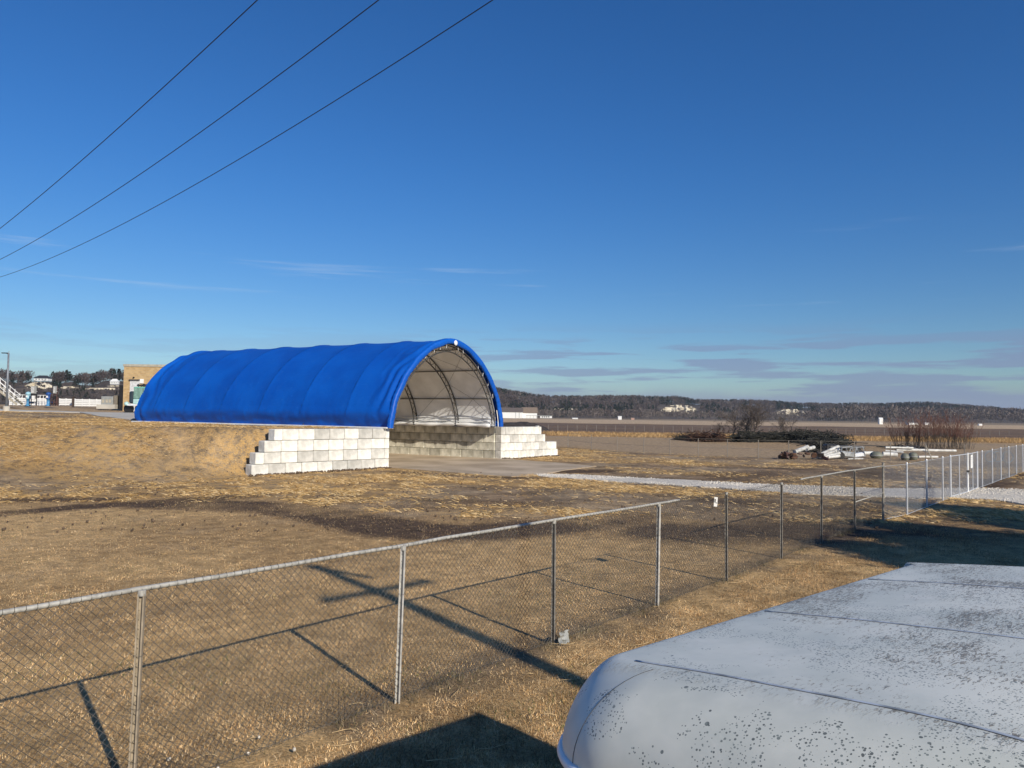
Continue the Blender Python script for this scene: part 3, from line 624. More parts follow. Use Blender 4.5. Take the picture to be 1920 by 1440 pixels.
for i, p in enumerate(allp):
    mm = {2: postbeige, 3: postwhite, 5: postwhite}.get(i, postm)
    if i == len(allp)-1:
        m = MB(); m.tube([(0, 0, -.2), (0, 0, FH+.08)], .036, 10); m.lathe([(.04, 0), (.035, .03), (.0, .05)], (0, 0, FH+.08), 10); o = m.build('post', postm, fence, smooth=False)
    else:
        o = chan_post(FH-.03).build('post', mm, fence)
        c_ = MB(); c_.lathe([(.034, 0), (.034, .05)], (0, 0, FH-.05), 10); cap = c_.build('post_cap', galv, o)
        for zt in (.35, .8, 1.25): c_ = MB(); c_.tube([(-.03, -.034, zt), (.03, -.034, zt+.01), (.03, .034, zt), (-.03, .034, zt+.01), (-.03, -.034, zt)], .0022, 3); c_.build('wire_tie', wire_m, o)
    o.location = (p.x, p.y, 0); lean = {2: .022, 3: .020, 4: -.004, 5: .012}.get(i, random.uniform(-.006, .008))
    face = atan2(-p.y, -p.x)+{2: -.30, 3: -.12}.get(i, random.uniform(-.5, .2))
    o.matrix_basis = Matrix.Translation((p.x, p.y, 0)) @ Matrix.Rotation(lean, 4, 'Y') @ Matrix.Rotation(face, 4, 'Z')
# top rails: one broken off right of the sixth post, the next starts again further on
def railpt(px, i): return allp[i]
rp = [Vector((p.x, p.y, FH)) for p in allp]
def along(i, f): return rp[i].lerp(rp[i+1], f)
def bent(pts): 
    out_ = []
    for a, b_ in zip(pts[:-1], pts[1:]):
        for k in range(4): q = a.lerp(b_, k/4); out_.append(q+Vector((0, 0, random.uniform(-.006, .006))))
    return out_+[pts[-1]]
MB().tube(bent(rp[:6]+[along(5, .28)]), .022, 10).build('top_rail', galv, fence, smooth=True)
MB().tube(bent([along(7, .45)]+rp[8:]), .022, 10).build('top_rail', galv, fence, smooth=True)
MB().tube([rp[-2]-Vector((0, 0, .98)), rp[-1]-Vector((0, 0, .88))], .017, 8).build('middle_rail', galv, fence, smooth=True)
VV_, FF_ = [], []; nb = 0
for i in range(len(allp)-1):
    near = i < 6
    a, b_ = allp[i], allp[i+1]; norail = i in (6,)
    v_, f_ = netting(a, b_, .03, FH+(.0 if not norail else -.02), .040 if near else .046, .0027, True, .05 if norail else (.03 if i in (5, 7) else 0))
    VV_.append(v_); FF_.append(f_+nb); nb += len(v_)
net = fastmesh('netting', np.concatenate(VV_), np.concatenate(FF_), wire_m, fence)
tw = MB(); tw.tube(bent([Vector((p.x, p.y, .06)) for p in allp]), .0022, 4); tw.tube([rp[5]-Vector((0, 0, .02)), along(5, .5)-Vector((0, 0, .035)), rp[6]-Vector((0, 0, .0)), along(6, .5)-Vector((0, 0, .05)), rp[7]], .004, 4); tw.build('tension_wire', wire_m, fence)

# new galvanised run, gate, and run beyond the gate
def lineposts(px): return [at(*p) for p in px]
n1p = lineposts([(1701, 967), (1738, 952.4), (1768, 940.5), (1782.5, 934.5)]); g1 = at(1782.5, 934.5); g2 = at(1815, 925); g3 = at(1833, 917)
n2p = lineposts([(1842, 914), (1861, 907), (1877, 900.5), (1892, 895.5), (1906, 891), (1918, 887)])
dd = (n2p[-1]-n2p[0]).normalized(); n2p += [n2p[-1]+dd*3.05*k for k in (1, 2, 3)]
def newfence(label, pts, pr=.03):
    f = empty('chain_link_fence', (0, 0, 0)); tag(f, label, 'chain link fence', 'chain link fences'); Vn, Fn, nn_ = [], [], 0
    for i, p in enumerate(pts[1:]):
        m = MB(); m.tube([(0, 0, -.2), (0, 0, FH+.02)], pr, 10); m.lathe([(pr+.004, 0), (pr*.8, .025), (.0, .04)], (0, 0, FH+.02), 10); o = m.build('post', galvnew, f); o.location = (p.x, p.y, 0)
    for a, b_ in zip(pts[:-1], pts[1:]):
        v_, f_ = netting(a, b_, .03, FH, .05, .0028, False); Vn.append(v_); Fn.append(f_+nn_); nn_ += len(v_)
    fastmesh('netting', np.concatenate(Vn), np.concatenate(Fn), wirenew, f)
    m = MB(); m.tube([Vector((p.x, p.y, FH-.01)) for p in pts], .006, 5); m.tube([Vector((p.x, p.y, .05)) for p in pts], .009, 5); m.build('tension_wire', galvnew, f); return f
newfence('bright new galvanised chain link fence left of the gate', [allp[-1]]+n1p)
newfence('chain link fence continuing right from the gate to the frame edge', [g3]+n2p)
gate = empty('chain_link_gate', (0, 0, 0)); tag(gate, 'double chain link gate with pale frames across the gravel road', 'gate')
for a, b_ in ((g1, g2), (g2, g3)):
    A_ = a.lerp(b_, .03); B_ = b_.lerp(a, .03); m = MB(); z0, z1 = .08, FH+.0
    m.tube([(A_.x, A_.y, z0), (A_.x, A_.y, z1), (B_.x, B_.y, z1), (B_.x, B_.y, z0), (A_.x, A_.y, z0)], .024, 8)
    M_ = A_.lerp(B_, .5); m.tube([(M_.x, M_.y, z0), (M_.x, M_.y, z1)], .02, 8); lf = m.build('gate_leaf', galvnew, gate)
    v_, f_ = netting(A_, B_, z0, z1, .05, .0028, False); fastmesh('netting', v_, f_, wirenew, lf)
m = MB(); m.tube([(g2.x, g2.y, -.2), (g2.x, g2.y, FH+.06)], .038, 10); m.build('gate_post', whitep, gate)
m = MB(); m.tube([(g3.x, g3.y, -.2), (g3.x, g3.y, FH+.04)], .036, 10); m.build('gate_post', galvnew, gate)
m = MB(); m.box((g2.x-.03, g2.y-.06, 1.02), (.12, .06, .10)); m.tube([(g2.x-.03, g2.y-.09, 1.02), (g2.x-.03, g2.y-.09, .9), (g2.x+.05, g2.y-.09, .9)], .01, 5); m.build('latch', darkm, gate)
sp = g2.lerp(g3, .42); sg = MB(); sg.box((0, 0, 0), (.52, .012, .62), bev=.004)
so_ = sg.build('sign', whitep); so_.location = (sp.x-.04, sp.y-.05, 1.42); so_.rotation_euler = (0, 0, fang); tag(so_, 'white rectangular notice hanging on the gate', 'sign')
lines = MB()
for k, wln in enumerate((.34, .40, .28, .38, .20)): lines.box((0, -.0085, .2-k*.09), (wln, .003, .022))
lines.build('printed_lines', mat('faded_print', (.35, .36, .38), .6), so_)
tp = rp[5].lerp(rp[6], .80); pl2 = MB(); pl2.box((0, 0, 0), (.24, .004, .19), bev=.0015); pt = pl2.build('tag_plate', whitep); pt.location = (tp.x+.02, tp.y-.03, 1.66); pt.rotation_euler = (.05, .12, fang+.15); tag(pt, 'small white plate wired to the old fence where its rail is missing', 'plate')
m = MB(); m.box((-.07, -.0045, .02), (.07, .003, .07)); m.box((.03, -.0045, -.02), (.09, .003, .015)); m.build('printed_mark', darkm, pt)
# plastic scrap caught at the foot of a post
bgm = MB(); random.seed(3); vs = []
for i in range(7):
    for j in range(7): vs.append(((i-3)*.035+random.uniform(-.012, .012), random.uniform(-.03, .03), .02+j*.03+random.uniform(-.01, .01)))
bgm.add(vs, [(i*7+j, i*7+j+1, (i+1)*7+j+1, (i+1)*7+j) for i in range(6) for j in range(6)]); bo = bgm.build('plastic_scrap', mat('clear_plastic', (.30, .31, .30), .25, 0, .1)); bo.location = (allp[4].x+.16, allp[4].y-.03, 0); bo.rotation_euler = (0, 0, fang); tag(bo, 'crumpled pale plastic scrap caught at the foot of the fence', 'litter')

# inner fence across the middle distance
def thinfence(label, pts, hgt, pr, rails, m_=galv, netd=None):
    f = empty('field_fence', (0, 0, 0)); tag(f, label, 'wire fence', 'thin wire fences in the fields'); me = None
    for p in pts:
        if me is None:
            q = MB(); q.tube([(0, 0, -.2), (0, 0, hgt)], pr, 6); o = q.build('post', m_, f); me = o.data
        else: o = bpy.data.objects.new('post', me); C.objects.link(o); o.parent = f
        o.location = p
    q = MB()
    for z in rails: q.tube([Vector((p.x, p.y, p.z+z)) for p in pts], .010 if z > .3 else .012, 4)
    q.build('wires', m_, f)
    if netd:
        Vn, Fn, nn_ = [], [], 0
        for a, b_ in zip(pts[:-1], pts[1:]): v_, f_ = netting(a, b_, .03, hgt-.05, netd, .0022, False); Vn.append(v_); Fn.append(f_+nn_); nn_ += len(v_)
        fastmesh('netting', np.concatenate(Vn), np.concatenate(Fn), m_, f)
    return f
fieldwire = mat('field_wire', (.27, .24, .20), .6, .2, .1)
fpx = [(1065, 839), (1109, 844), (1157, 848), (1207, 851), (1256, 853), (1309, 855.5), (1364, 857), (1421.7, 858.9), (1478.6, 860), (1539, 861), (1602, 862.5), (1669.6, 864.5), (1736, 867), (1809, 869), (1885, 871), (1960, 873)]
thinfence('nearer thin wire fence between the straw ground and the pale mown field', [at(*p) for p in fpx], 1.52, .033, (1.5, .75, .05), fieldwire, .14)
fp2 = [at(x, 806.5+(x-1028)*.0125*1.0) for x in np.arange(1028, 1900, 18.0)]
thinfence('farther low wire fence with many posts along the brown crop field', fp2, 1.25, .045, (1.22, .6), fieldwire)
p_a = at(1017, 838); st_ = MB(); st_.tube([(0, 0, 1.9), (4.3, -1.5, 0)], .012, 4)

# ------------------------------------------------------------------ silver-white camper trailer in the lower right corner
TD = np.array([.744, .668]); TW = np.array([.668, -.744]); TZ = 2.46
T0 = np.array([.06, 2.75])
tr = empty('camper_trailer', (T0[0], T0[1], 0), atan2(TD[1], TD[0])); tag(tr, 'pale weathered camper trailer with rounded roof corner, speckled with lichen and leaf litter', 'trailer')
# local: x = along length, y = to the left; width goes to -y
A_LO, A_HI, B_L, B_R = -.035, 3.30, .03, -2.45
def roofz(a, b_):
    return TZ-.004+.135*(1-(((-b_-1.4)/1.4)**2+.012)**.625)
def outline(n=160):
    Rc1, Rc2 = .43, .10; pts = []
    def arc(cx, cy, r, a0, a1, k): return [(cx+r*cos(a0+(a1-a0)*i/k), cy+r*sin(a0+(a1-a0)*i/k)) for i in range(k+1)]
    pts += arc(A_LO+Rc1, B_L-Rc1, Rc1, pi, pi/2, 16)
    pts += [(x, B_L) for x in np.linspace(A_LO+Rc1, A_HI-Rc2, 26)[1:-1]]
    pts += arc(A_HI-Rc2, B_L-Rc2, Rc2, pi/2, 0, 6)
    pts += [(A_HI, y) for y in np.linspace(B_L-Rc2, B_R+Rc2, 18)[1:-1]]
    pts += arc(A_HI-Rc2, B_R+Rc2, Rc2, 0, -pi/2, 6)
    pts += [(x, B_R) for x in np.linspace(A_HI-Rc2, A_LO+Rc1, 26)[1:-1]]
    pts += arc(A_LO+Rc1, B_R+Rc1, Rc1, -pi/2, -pi, 16)
    pts += [(A_LO, y) for y in np.linspace(B_R+Rc1, B_L-Rc1, 18)[1:-1]]
    return np.array(pts)
ol = outline(); no = len(ol); d_ = np.roll(ol, -1, 0)-np.roll(ol, 1, 0); on = np.stack([d_[:, 1], -d_[:, 0]], -1); on /= np.linalg.norm(on, axis=1, keepdims=True)
cen = ol.mean(0); 
if np.sum((ol-cen)*on) > 0: on = -on          # inward normals
frontness = np.clip(on[:, 0], 0, 1)**1.0; farness = np.clip(-on[:, 0], 0, 1)
inset = .15+.19*S(frontness)-.11*farness; drop = .25+.02*S(frontness)-.0*farness; 
rings = []; NP = 14
for k in range(NP+1):
    ph_ = (pi/2)*k/NP; pos = ol+on*(inset*(1-cos(ph_)))[:, None]
    z = roofz(pos[:, 0], pos[:, 1])-drop*(1-sin(ph_)); rings.append(np.c_[pos, z])
inner = rings[-1]
RV = np.concatenate(rings); nr = len(rings); RF = []
for k in range(nr-1):
    i = np.arange(no); RF.append(np.stack([k*no+i, k*no+(i+1) % no, (k+1)*no+(i+1) % no, (k+1)*no+i], -1))
RF = np.concatenate(RF)
from mathutils.geometry import delaunay_2d_cdt
gp_ = [Vector((float(p[0]), float(p[1]))) for p in inner]; gx_ = [Vector((x, y)) for x in np.arange(A_LO+.02, A_HI, .09) for y in np.arange(B_R+.02, B_L, .09)]
def inside(p): return (p.x > inner[:, 0].min()+.03) and (p.x < inner[:, 0].max()-.03) and (p.y > inner[:, 1].min()+.03) and (p.y < inner[:, 1].max()-.03) and not (p.x < A_LO+.52 and (p.y > B_L-.32 or p.y < B_R+.32))
cv, _e, cf, *_o = delaunay_2d_cdt(gp_+[p for p in gx_ if inside(p)], [], [list(range(no))], 1, 1e-5)
CV = np.array([(p.x, p.y, float(roofz(p.x, p.y))) for p in cv]); RV = np.concatenate([RV, CV]); bs = nr*no
quads = [tuple(f) for f in RF]+[tuple(bs+i for i in f) for f in cf]

def roof_material():
    m = bpy.data.materials.new('weathered_roof_paint'); m.use_nodes = True; t = m.node_tree; b = t.nodes['Principled BSDF']; b.inputs['Roughness'].default_value = .42; b.inputs['Specular IOR Level'].default_value = .45
    co = N(t, 'ShaderNodeTexCoord'); P = co.outputs['Object']; sx = N(t, 'ShaderNodeSeparateXYZ'); t.links.new(P, sx.inputs[0])
    def nz(s, d=6, r=.6, sc3=(1, 1, 1), dist=0, loc=(0, 0, 0)):
        mp = N(t, 'ShaderNodeMapping'); mp.inputs['Scale'].default_value = sc3; mp.inputs['Location'].default_value = loc; mp.inputs['Rotation'].default_value = (0, 0, .75); t.links.new(P, mp.inputs[0])
        n = N(t, 'ShaderNodeTexNoise'); n.inputs['Scale'].default_value = s; n.inputs['Detail'].default_value = d; n.inputs['Roughness'].default_value = r; n.inputs['Distortion'].default_value = dist; t.links.new(mp.outputs[0], n.inputs['Vector']); return n.outputs[0]
    base = mixc(t, maprange(t, nz(1.6, 5), .35, .65), (.60, .62, .55), (.77, .77, .68))
    base = mixc(t, math_(t, 'MULTIPLY', maprange(t, nz(3.2, 7, .7, (1, 1, 1), 1, (4, 1, 0)), .52, .72), .5), base, (.82, .80, .73))
    # leaf litter flecks over the flat of the roof
    top = maprange(t, sx.outputs[0], .20, .34)
    dens = nz(1.5, 4, .6, (1, 1, 1), .5, (2, 5, 0))
    fl = nz(64, 4, .75, (.42, 1.5, 1), .8)
    thr = math_(t, 'SUBTRACT', fl, math_(t, 'MULTIPLY', math_(t, 'SUBTRACT', .62, dens), .8))
    litter = math_(t, 'MULTIPLY', maprange(t, thr, .455, .49), top)
    litter = math_(t, 'MULTIPLY', litter, maprange(t, nz(150, 2, .5), .25, .5, .5, 1))
    litc = mixc(t, maprange(t, nz(60, 3), .4, .6), (.10, .075, .045), (.29, .24, .17))
    # round lichen spots everywhere, larger on the curved front
    def spots(scale, keep, r0, r1, loc):
        v = N(t, 'ShaderNodeTexVoronoi', feature='F1'); v.inputs['Scale'].default_value = scale; mp = N(t, 'ShaderNodeMapping'); mp.inputs['Location'].default_value = loc; t.links.new(P, mp.inputs[0]); t.links.new(mp.outputs[0], v.inputs['Vector'])
        sp_ = N(t, 'ShaderNodeSeparateColor'); t.links.new(v.outputs['Color'], sp_.inputs[0])
        on_ = math_(t, 'LESS_THAN', sp_.outputs[0], keep); rad = maprange(t, sp_.outputs[1], 0, 1, r0, r1, False)
        return math_(t, 'MULTIPLY', on_, math_(t, 'LESS_THAN', v.outputs['Distance'], rad))
    dn = maprange(t, nz(2.0, 4, .6, (1, 1, 1), 0, (7, 3, 1)), .45, .60)
    dn2 = math_(t, 'ADD', math_(t, 'MULTIPLY', dn, .9), .1)
    s1 = math_(t, 'MULTIPLY', spots(46, .62, .08, .27, (0, 0, 0)), math_(t, 'GREATER_THAN', dn2, .38)); s2 = spots(26, .10, .08, .20, (3, 1, 2)); s3 = math_(t, 'MULTIPLY', spots(110, .75, .15, .42, (1, 5, 2)), math_(t, 'GREATER_THAN', dn2, .3))
    sp = math_(t, 'MAXIMUM', s1, math_(t, 'MAXIMUM', s2, s3))
    col = mixc(t, math_(t, 'MULTIPLY', litter, .85), base, litc)
    col = mixc(t, math_(t, 'MULTIPLY', sp, .9), col, mixc(t, maprange(t, nz(30, 2), .4, .6), (.09, .105, .10), (.22, .25, .23)))
    t.links.new(col, b.inputs['Base Color'])
    h = math_(t, 'ADD', math_(t, 'MULTIPLY', litter, .5), math_(t, 'MULTIPLY', nz(1.1, 3, .5), 3.0))
    bp = N(t, 'ShaderNodeBump'); bp.inputs['Strength'].default_value = .45; bp.inputs['Distance'].default_value = .012; t.links.new(h, bp.inputs['Height']); t.links.new(bp.outputs[0], b.inputs['Normal'])
    return m
roofm = roof_material()
me_ = bpy.data.meshes.new('roof'); me_.from_pydata([tuple(map(float, v)) for v in RV], [], [tuple(map(int, q)) for q in quads]); me_.update()
_b = bmesh.new(); _b.from_mesh(me_); bmesh.ops.remove_doubles(_b, verts=_b.verts[:], dist=.0004); bmesh.ops.recalc_face_normals(_b, faces=_b.faces[:]); _b.to_mesh(me_); _b.free(); link('roof', me_, roofm, tr, True)
seamm = mat('roof_seam', (.40, .45, .52), .5, 0, .3, 12, c2=(.22, .25, .28)); gapm = mat('seam_grime', (.05, .05, .05), .8, 0, .2)
for a in (.33, 1.39, 2.49):
    ys = np.linspace(B_L-.16 if a > .5 else B_L-.26, B_R+.16, 50); s_ = MB(); g_ = MB()
    s_.tube([(a+.003*sin(y*9), y, float(roofz(a, y))-.001) for y in ys], .005, 6); g_.tube([(a-.007+.003*sin(y*9), y, float(roofz(a, y))-.0008) for y in ys], .0024, 5)
    so2 = s_.build('roof_seam', seamm, tr, smooth=True)
    g_.build('seam_edge', gapm, so2)
# vertical seam on the rounded front corner
for side in (1, -1):
    j = int(np.argmin(np.hypot(ol[:, 0]-(A_LO+.03), ol[:, 1]-(B_L-.28 if side == 1 else B_R+.28))))
    MB().tube([tuple(rings[k][j]+np.array([-.001, 0, 0])) for k in range(NP)], 0.0011, 5).build('corner_seam', gapm, tr)
# drip rail round the shell, body below
ed = rings[0]; tm = MB(); tm.tube([tuple(p-np.array([0, 0, .012])) for p in ed]+[tuple(ed[0]-np.array([0, 0, .012]))], .018, 8, cap=False); tm.build('drip_rail', white2, tr, smooth=True)
bodym = mat('brown_side_paint', (.16, .085, .045), .5, 0, .12, 3, spec=.5)
inn = ed.copy(); inn[:, :2] += on*.012; lo = inn.copy(); lo[:, 2] = .55; md = inn.copy(); md[:, 2] = 1.2
fastmesh('body', np.concatenate([inn-[0, 0, .02], md, lo]), np.concatenate([np.stack([k*no+np.arange(no), k*no+(np.arange(no)+1) % no, (k+1)*no+(np.arange(no)+1) % no, (k+1)*no+np.arange(no)], -1) for k in (0, 1)]), bodym, tr, smooth=True)
m = MB(); m.box((1.5, -1.1, .50), (3.4, 2.2, .12)); m.box((-.8, -1.1, .48), (1.1, .1, .1)); m.build('chassis', darkm, tr)
glassm = mat('dark_glass', (.02, .025, .03), .08, 0, .1)
m = MB(); m.box((1.0, B_L+.0, 1.5), (.9, .03, .5), bev=.01); wn = m.build('window', glassm, tr); m = MB(); m.box((1.0, B_L-.01, 1.5), (.98, .02, .58), bev=.008); m.build('window_frame', galv, wn)
m = MB(); m.box((2.3, B_L+.0, 1.3), (.62, .025, 1.4), bev=.01); dr = m.build('door', whitep, tr); m = MB(); m.box((2.06, B_L+.03, 1.25), (.1, .04, .03)); m.build('handle', darkm, dr)
for y in (B_L-.12, B_R+.12):
    m = MB(); m.lathe([(.2, -.09), (.33, -.09), (.35, -.05), (.35, .05), (.33, .09), (.2, .09)], (0, 0, 0), 24, Matrix.Rotation(pi/2, 3, 'X')); wh = m.build('wheel', black, tr, smooth=False); wh.location = (1.6, y, .35)
    m = MB(); m.lathe([(.0, -.05), (.2, -.04), (.2, .04), (.0, .05)], (0, 0, 0), 20, Matrix.Rotation(pi/2, 3, 'X')); m.build('rim', galv, wh)
# ------------------------------------------------------------------ far bluffs and woods
def hills(name, label, cols, Dc, Db, treeh):
    """cols: skyline (px, py of tree tops); Dc/Db crest and foot distance as functions of px"""
    px = np.arange(cols[0][0], cols[-1][0]+1, 6.0); sk = np.interp(px, [c[0] for c in cols], [c[1] for c in cols]); nt_ = 26
    V = np.zeros((len(px), nt_+6, 3))
    for i, (x, y) in enumerate(zip(px, sk)):
        dc, db = Dc(x), Db(x); r = ray(x, y); zc_ = H+r[2]/r[1]*dc-treeh*.85; r0 = r[0]/r[1]
        for j in range(nt_+6):
            t_ = j/(nt_-1); d = db+(dc-db)*t_; n = (fbm(np.array([x*.035]), np.array([t_*3.0+1]), 4)[0]-.5)
            z = max(0, zc_)*float(S(min(t_, 1.0)*1.0))**.8*(1+.35*n*(1-min(t_, 1))) if t_ <= 1 else zc_*(1-(t_-1)*.8)
            V[i, j] = (r0*d, d, z-1.5*(t_ < .02))
    o = fastmesh(name, V.reshape(-1, 3), grid_faces(len(px), nt_+6), hillm, smooth=True); tag(o, label, kind='structure'); return px, V, nt_
hillm = mat('leaf_litter_slope', (.10, .078, .060), .95, 0, .25, .05, 0)
def far_trees(name, label, base, hs, kinds, cat='woodland', seed=1, nbl=44):
    """base (n,3) points, hs heights, kinds 0 bare 1 evergreen 2 pale bare; one mass of woodland"""
    rg = np.random.default_rng(seed); n = len(base); hs = np.asarray(hs)
    u1 = rg.random((n, nbl)); th = rg.random((n, nbl))*2*pi; ev = (np.asarray(kinds) == 1)[:, None]
    zz = np.where(ev, .12+.88*u1, .30+.70*u1**.8); rad = np.where(ev, (1-zz)*.34+.04, .42*np.sqrt(np.clip(1-((zz-.62)/.42)**2, 0.05, 1)))*np.sqrt(rg.random((n, nbl)))
    hh = hs[:, None]; cx_ = base[:, 0:1]+rad*hh*np.cos(th); cy_ = base[:, 1:2]+rad*hh*np.sin(th); cz = base[:, 2:3]+zz*hh
    ln = np.where(ev, .10, .13)*hh*rg.uniform(.6, 1.3, (n, nbl)); wd = np.where(ev, .085, .034)*hh*rg.uniform(.6, 1.5, (n, nbl))
    out_ = np.where(ev, .35, .55); dx = np.cos(th)*rad/.4*out_+rg.normal(0, .25, (n, nbl)); dy = np.sin(th)*rad/.4*out_+rg.normal(0, .25, (n, nbl)); dz = np.where(ev, -.2, .5)+0*dx
    L_ = np.sqrt(dx*dx+dy*dy+dz*dz); dx, dy, dz = dx/L_, dy/L_, dz/L_
    a = rg.random((n, nbl))*2*pi; wx, wy = np.cos(a), np.sin(a)
    A_ = np.stack([cx_-wx*wd, cy_-wy*wd, cz-dz*ln*.5], -1); B_ = np.stack([cx_+wx*wd, cy_+wy*wd, cz-dz*ln*.4], -1); T_ = np.stack([cx_+dx*ln, cy_+dy*ln, cz+dz*ln], -1)
    V = np.stack([A_, B_, T_], 2).reshape(-1, 3); Fc = np.arange(len(V)).reshape(-1, 3)
    pal = np.array([(.088, .070, .066), (.018, .026, .018), (.16, .135, .12)]); col = pal[np.asarray(kinds)]*rg.uniform(.7, 1.3, (n, 1))
    colv = np.repeat(np.repeat(col[:, None, :], nbl, 1)*rg.uniform(.8, 1.2, (n, nbl, 1)), 3, axis=1).reshape(-1, 3)
    # trunks
    w_ = hs*.012; tv = np.stack([base+np.c_[-w_, 0*w_, 0*w_-.5], base+np.c_[w_, 0*w_, 0*w_-.5], base+np.c_[0*w_, 0*w_, hs*.8], base+np.c_[0*w_, -w_, 0*w_-.5], base+np.c_[0*w_, w_, 0*w_-.5], base+np.c_[0*w_, 0*w_, hs*.8]], 1).reshape(-1, 3)
    tf = np.arange(len(tv)).reshape(-1, 3)+len(V); tcv = np.repeat(np.clip(col*1.3, 0, .3), 6, axis=0)
    o = fastmesh(name, np.concatenate([V, tv]), np.concatenate([Fc, tf]), woodsm, colors=np.concatenate([colv, tcv])); tag(o, label, cat, kind='stuff'); return o
def hill_points(px, V, nt_, n, seed, excl, tmax=1.06):
    rg = np.random.default_rng(seed); i = rg.uniform(0, len(px)-1.01, n*2); t_ = rg.uniform(0.0, tmax, n*2)**.75*(nt_-1); ii = i.astype(int); jj = np.minimum(t_.astype(int), nt_+3); fi = (i-ii)[:, None]; fj = (t_-jj)[:, None]
    P = (V[ii, jj]*(1-fi)+V[ii+1, jj]*fi)*(1-fj)+(V[ii, jj+1]*(1-fi)+V[ii+1, jj+1]*fi)*fj
    d = P-np.array([0, 0, H]); dep_ = d@fwd; X_ = 960+F*(d@rt)/dep_; Y_ = 720-F*(d@up)/dep_; ok = np.ones(len(P), bool)
    for (x0, x1, y0, y1) in excl: ok &= ~((X_ > x0-4) & (X_ < x1+4) & (Y_ > y0+5) & (Y_ < y1+7))
    P = P[ok][:n]; return P, X_[ok][:n], t_[ok][:n]/(nt_-1)
skyR = [(700, 722), (900, 722), (930, 726), (960, 733), (1000, 740), (1040, 743), (1090, 743), (1150, 742), (1200, 743), (1240, 744), (1270, 744), (1300, 749), (1340, 750), (1400, 750), (1450, 752), (1500, 756), (1560, 757), (1600, 756), (1650, 757), (1700, 755), (1740, 754), (1800, 759), (1850, 762), (1920, 769), (2000, 772), (2300, 775), (2700, 776)]
DcR = lambda x: float(np.interp(x, [900, 1300, 1920, 2700], [1150, 1450, 1750, 1900])); DbR = lambda x: float(np.interp(x, [900, 1300, 1920, 2700], [860, 1000, 1250, 1400]))
pxR, VR, ntR = hills('hills', 'low wooded bluffs along the right half of the horizon', skyR, DcR, DbR, 12)
cliffsR = [(1238, 1310, 757, 777), (1455, 1512, 765, 780), (1520, 1548, 771, 777), (1722, 1795, 770, 781), (1878, 1905, 775, 780), (1035, 1085, 764, 770)]
P_, X_, T_ = hill_points(pxR, VR, ntR, 9500, 3, cliffsR)
evn = fbm(X_*.03, T_*4+2, 3); rg_ = np.random.default_rng(5); kd = np.where((evn > .52) & (rg_.random(len(P_)) < .75), 1, np.where(rg_.random(len(P_)) < .15, 2, 0))
far_trees('hill_woods', 'bare gray woods and dark evergreens covering the right bluffs', P_, rg_.uniform(9, 12, len(P_)), kd, seed=11)
# belt of paler bare trees at the foot of the bluffs
nb_ = 900; bx_ = rg_.uniform(900, 2500, nb_); bd = np.array([DbR(x)*rg_.uniform(.86, .98) for x in bx_]); r0_ = np.array([ray(x, 780)[0]/ray(x, 780)[1] for x in bx_]); bh = np.interp(bx_, [900, 1150, 1480, 1600, 1950], [8, 10, 11, 19, 21])*rg_.uniform(.7, 1.12, nb_)
far_trees('tree_belt', 'belt of pale bare trees at the foot of the right bluffs', np.c_[r0_*bd, bd, np.zeros(nb_)], bh, np.where(rg_.random(nb_) < .55, 2, 0), seed=12)
skyL = [(-700, 700), (-200, 702), (0, 706), (40, 712), (60, 709), (95, 709), (110, 714), (135, 709), (150, 716), (175, 716), (195, 708), (212, 706), (235, 709), (300, 712), (420, 715), (600, 722)]
DcL = lambda x: 640.; DbL = lambda x: 470.
pxL, VL_, ntL = hills('hills', 'limestone bluff with houses on top at the far left', skyL, DcL, DbL, 3.5)
cliffsL = [(45, 100, 714, 731), (95, 150, 723, 729), (150, 235, 726, 731), (200, 230, 722, 725)]
P_, X_, T_ = hill_points(pxL, VL_, ntL, 3000, 4, [(45, 100, 722, 727), (95, 150, 722, 725), (150, 235, 724, 727), (62, 93, 704, 716), (203, 223, 712, 722)])
evn = fbm(X_*.05, T_*4+7, 3); kd = np.where((evn > .5) & (rg_.random(len(P_)) < .6), 1, 0); hL = rg_.uniform(5.5, 10.5, len(P_))*np.where(T_ > .80, 1.0, .5)
far_trees('hill_woods', 'bare trees and cedars on the far left bluff', P_, hL, kd, seed=13, nbl=80)
def cliff(x0, x1, y0, y1, d, seed, label):
    nx, ny = max(10, int((x1-x0)/1.2)), max(5, int((y1-y0)/1.0)); px = np.linspace(x0, x1, nx); V = np.zeros((nx, ny, 3)); keep = np.zeros((nx, ny))
    for i, x in enumerate(px):
        for j in range(ny):
            f = j/(ny-1); y = y1+(y0-y1)*f; n = fbm(np.array([x*.16+seed]), np.array([y*.22]), 3)[0]; dd_ = d+(y1-y)*.35*d/1000+n*9*d/1000*1.2; p = atd(x, y, dd_); V[i, j] = p[:]
            e = 1-abs((x-(x0+x1)/2)/((x1-x0)/2))**2.2; topy = y0+(y1-y0)*(.55*(1-e)+.15*n); boty = y1-(y1-y0)*(.35*(1-e))+ (n-.5)*4
            keep[i, j] = (y >= topy) and (y <= boty) and (fbm(np.array([x*.11+seed*3]), np.array([y*.5]), 3)[0] > .36)
    Fc = grid_faces(nx, ny); k = keep.reshape(-1)[Fc].sum(1) >= 3; 
    if k.sum() < 3: return
    o = fastmesh('cliff', V.reshape(-1, 3), Fc[k], cliffm); tag(o, label, kind='structure')
for q, (c_, l_) in enumerate(zip(cliffsR, ('large pale limestone cliff right of centre', 'pale limestone cliff behind the bare trees', 'small pale rock scar', 'broken limestone cliff near the right end', 'small rock ledge at far right', 'thin rock ledge above the white barn'))):
    cliff(*c_, (DbR(c_[0])+DcR(c_[0]))/2-70, q+1, l_)
for q, c_ in enumerate(cliffsL): cliff(*c_, 540-q*6, q+20, 'limestone ledge on the far left bluff')

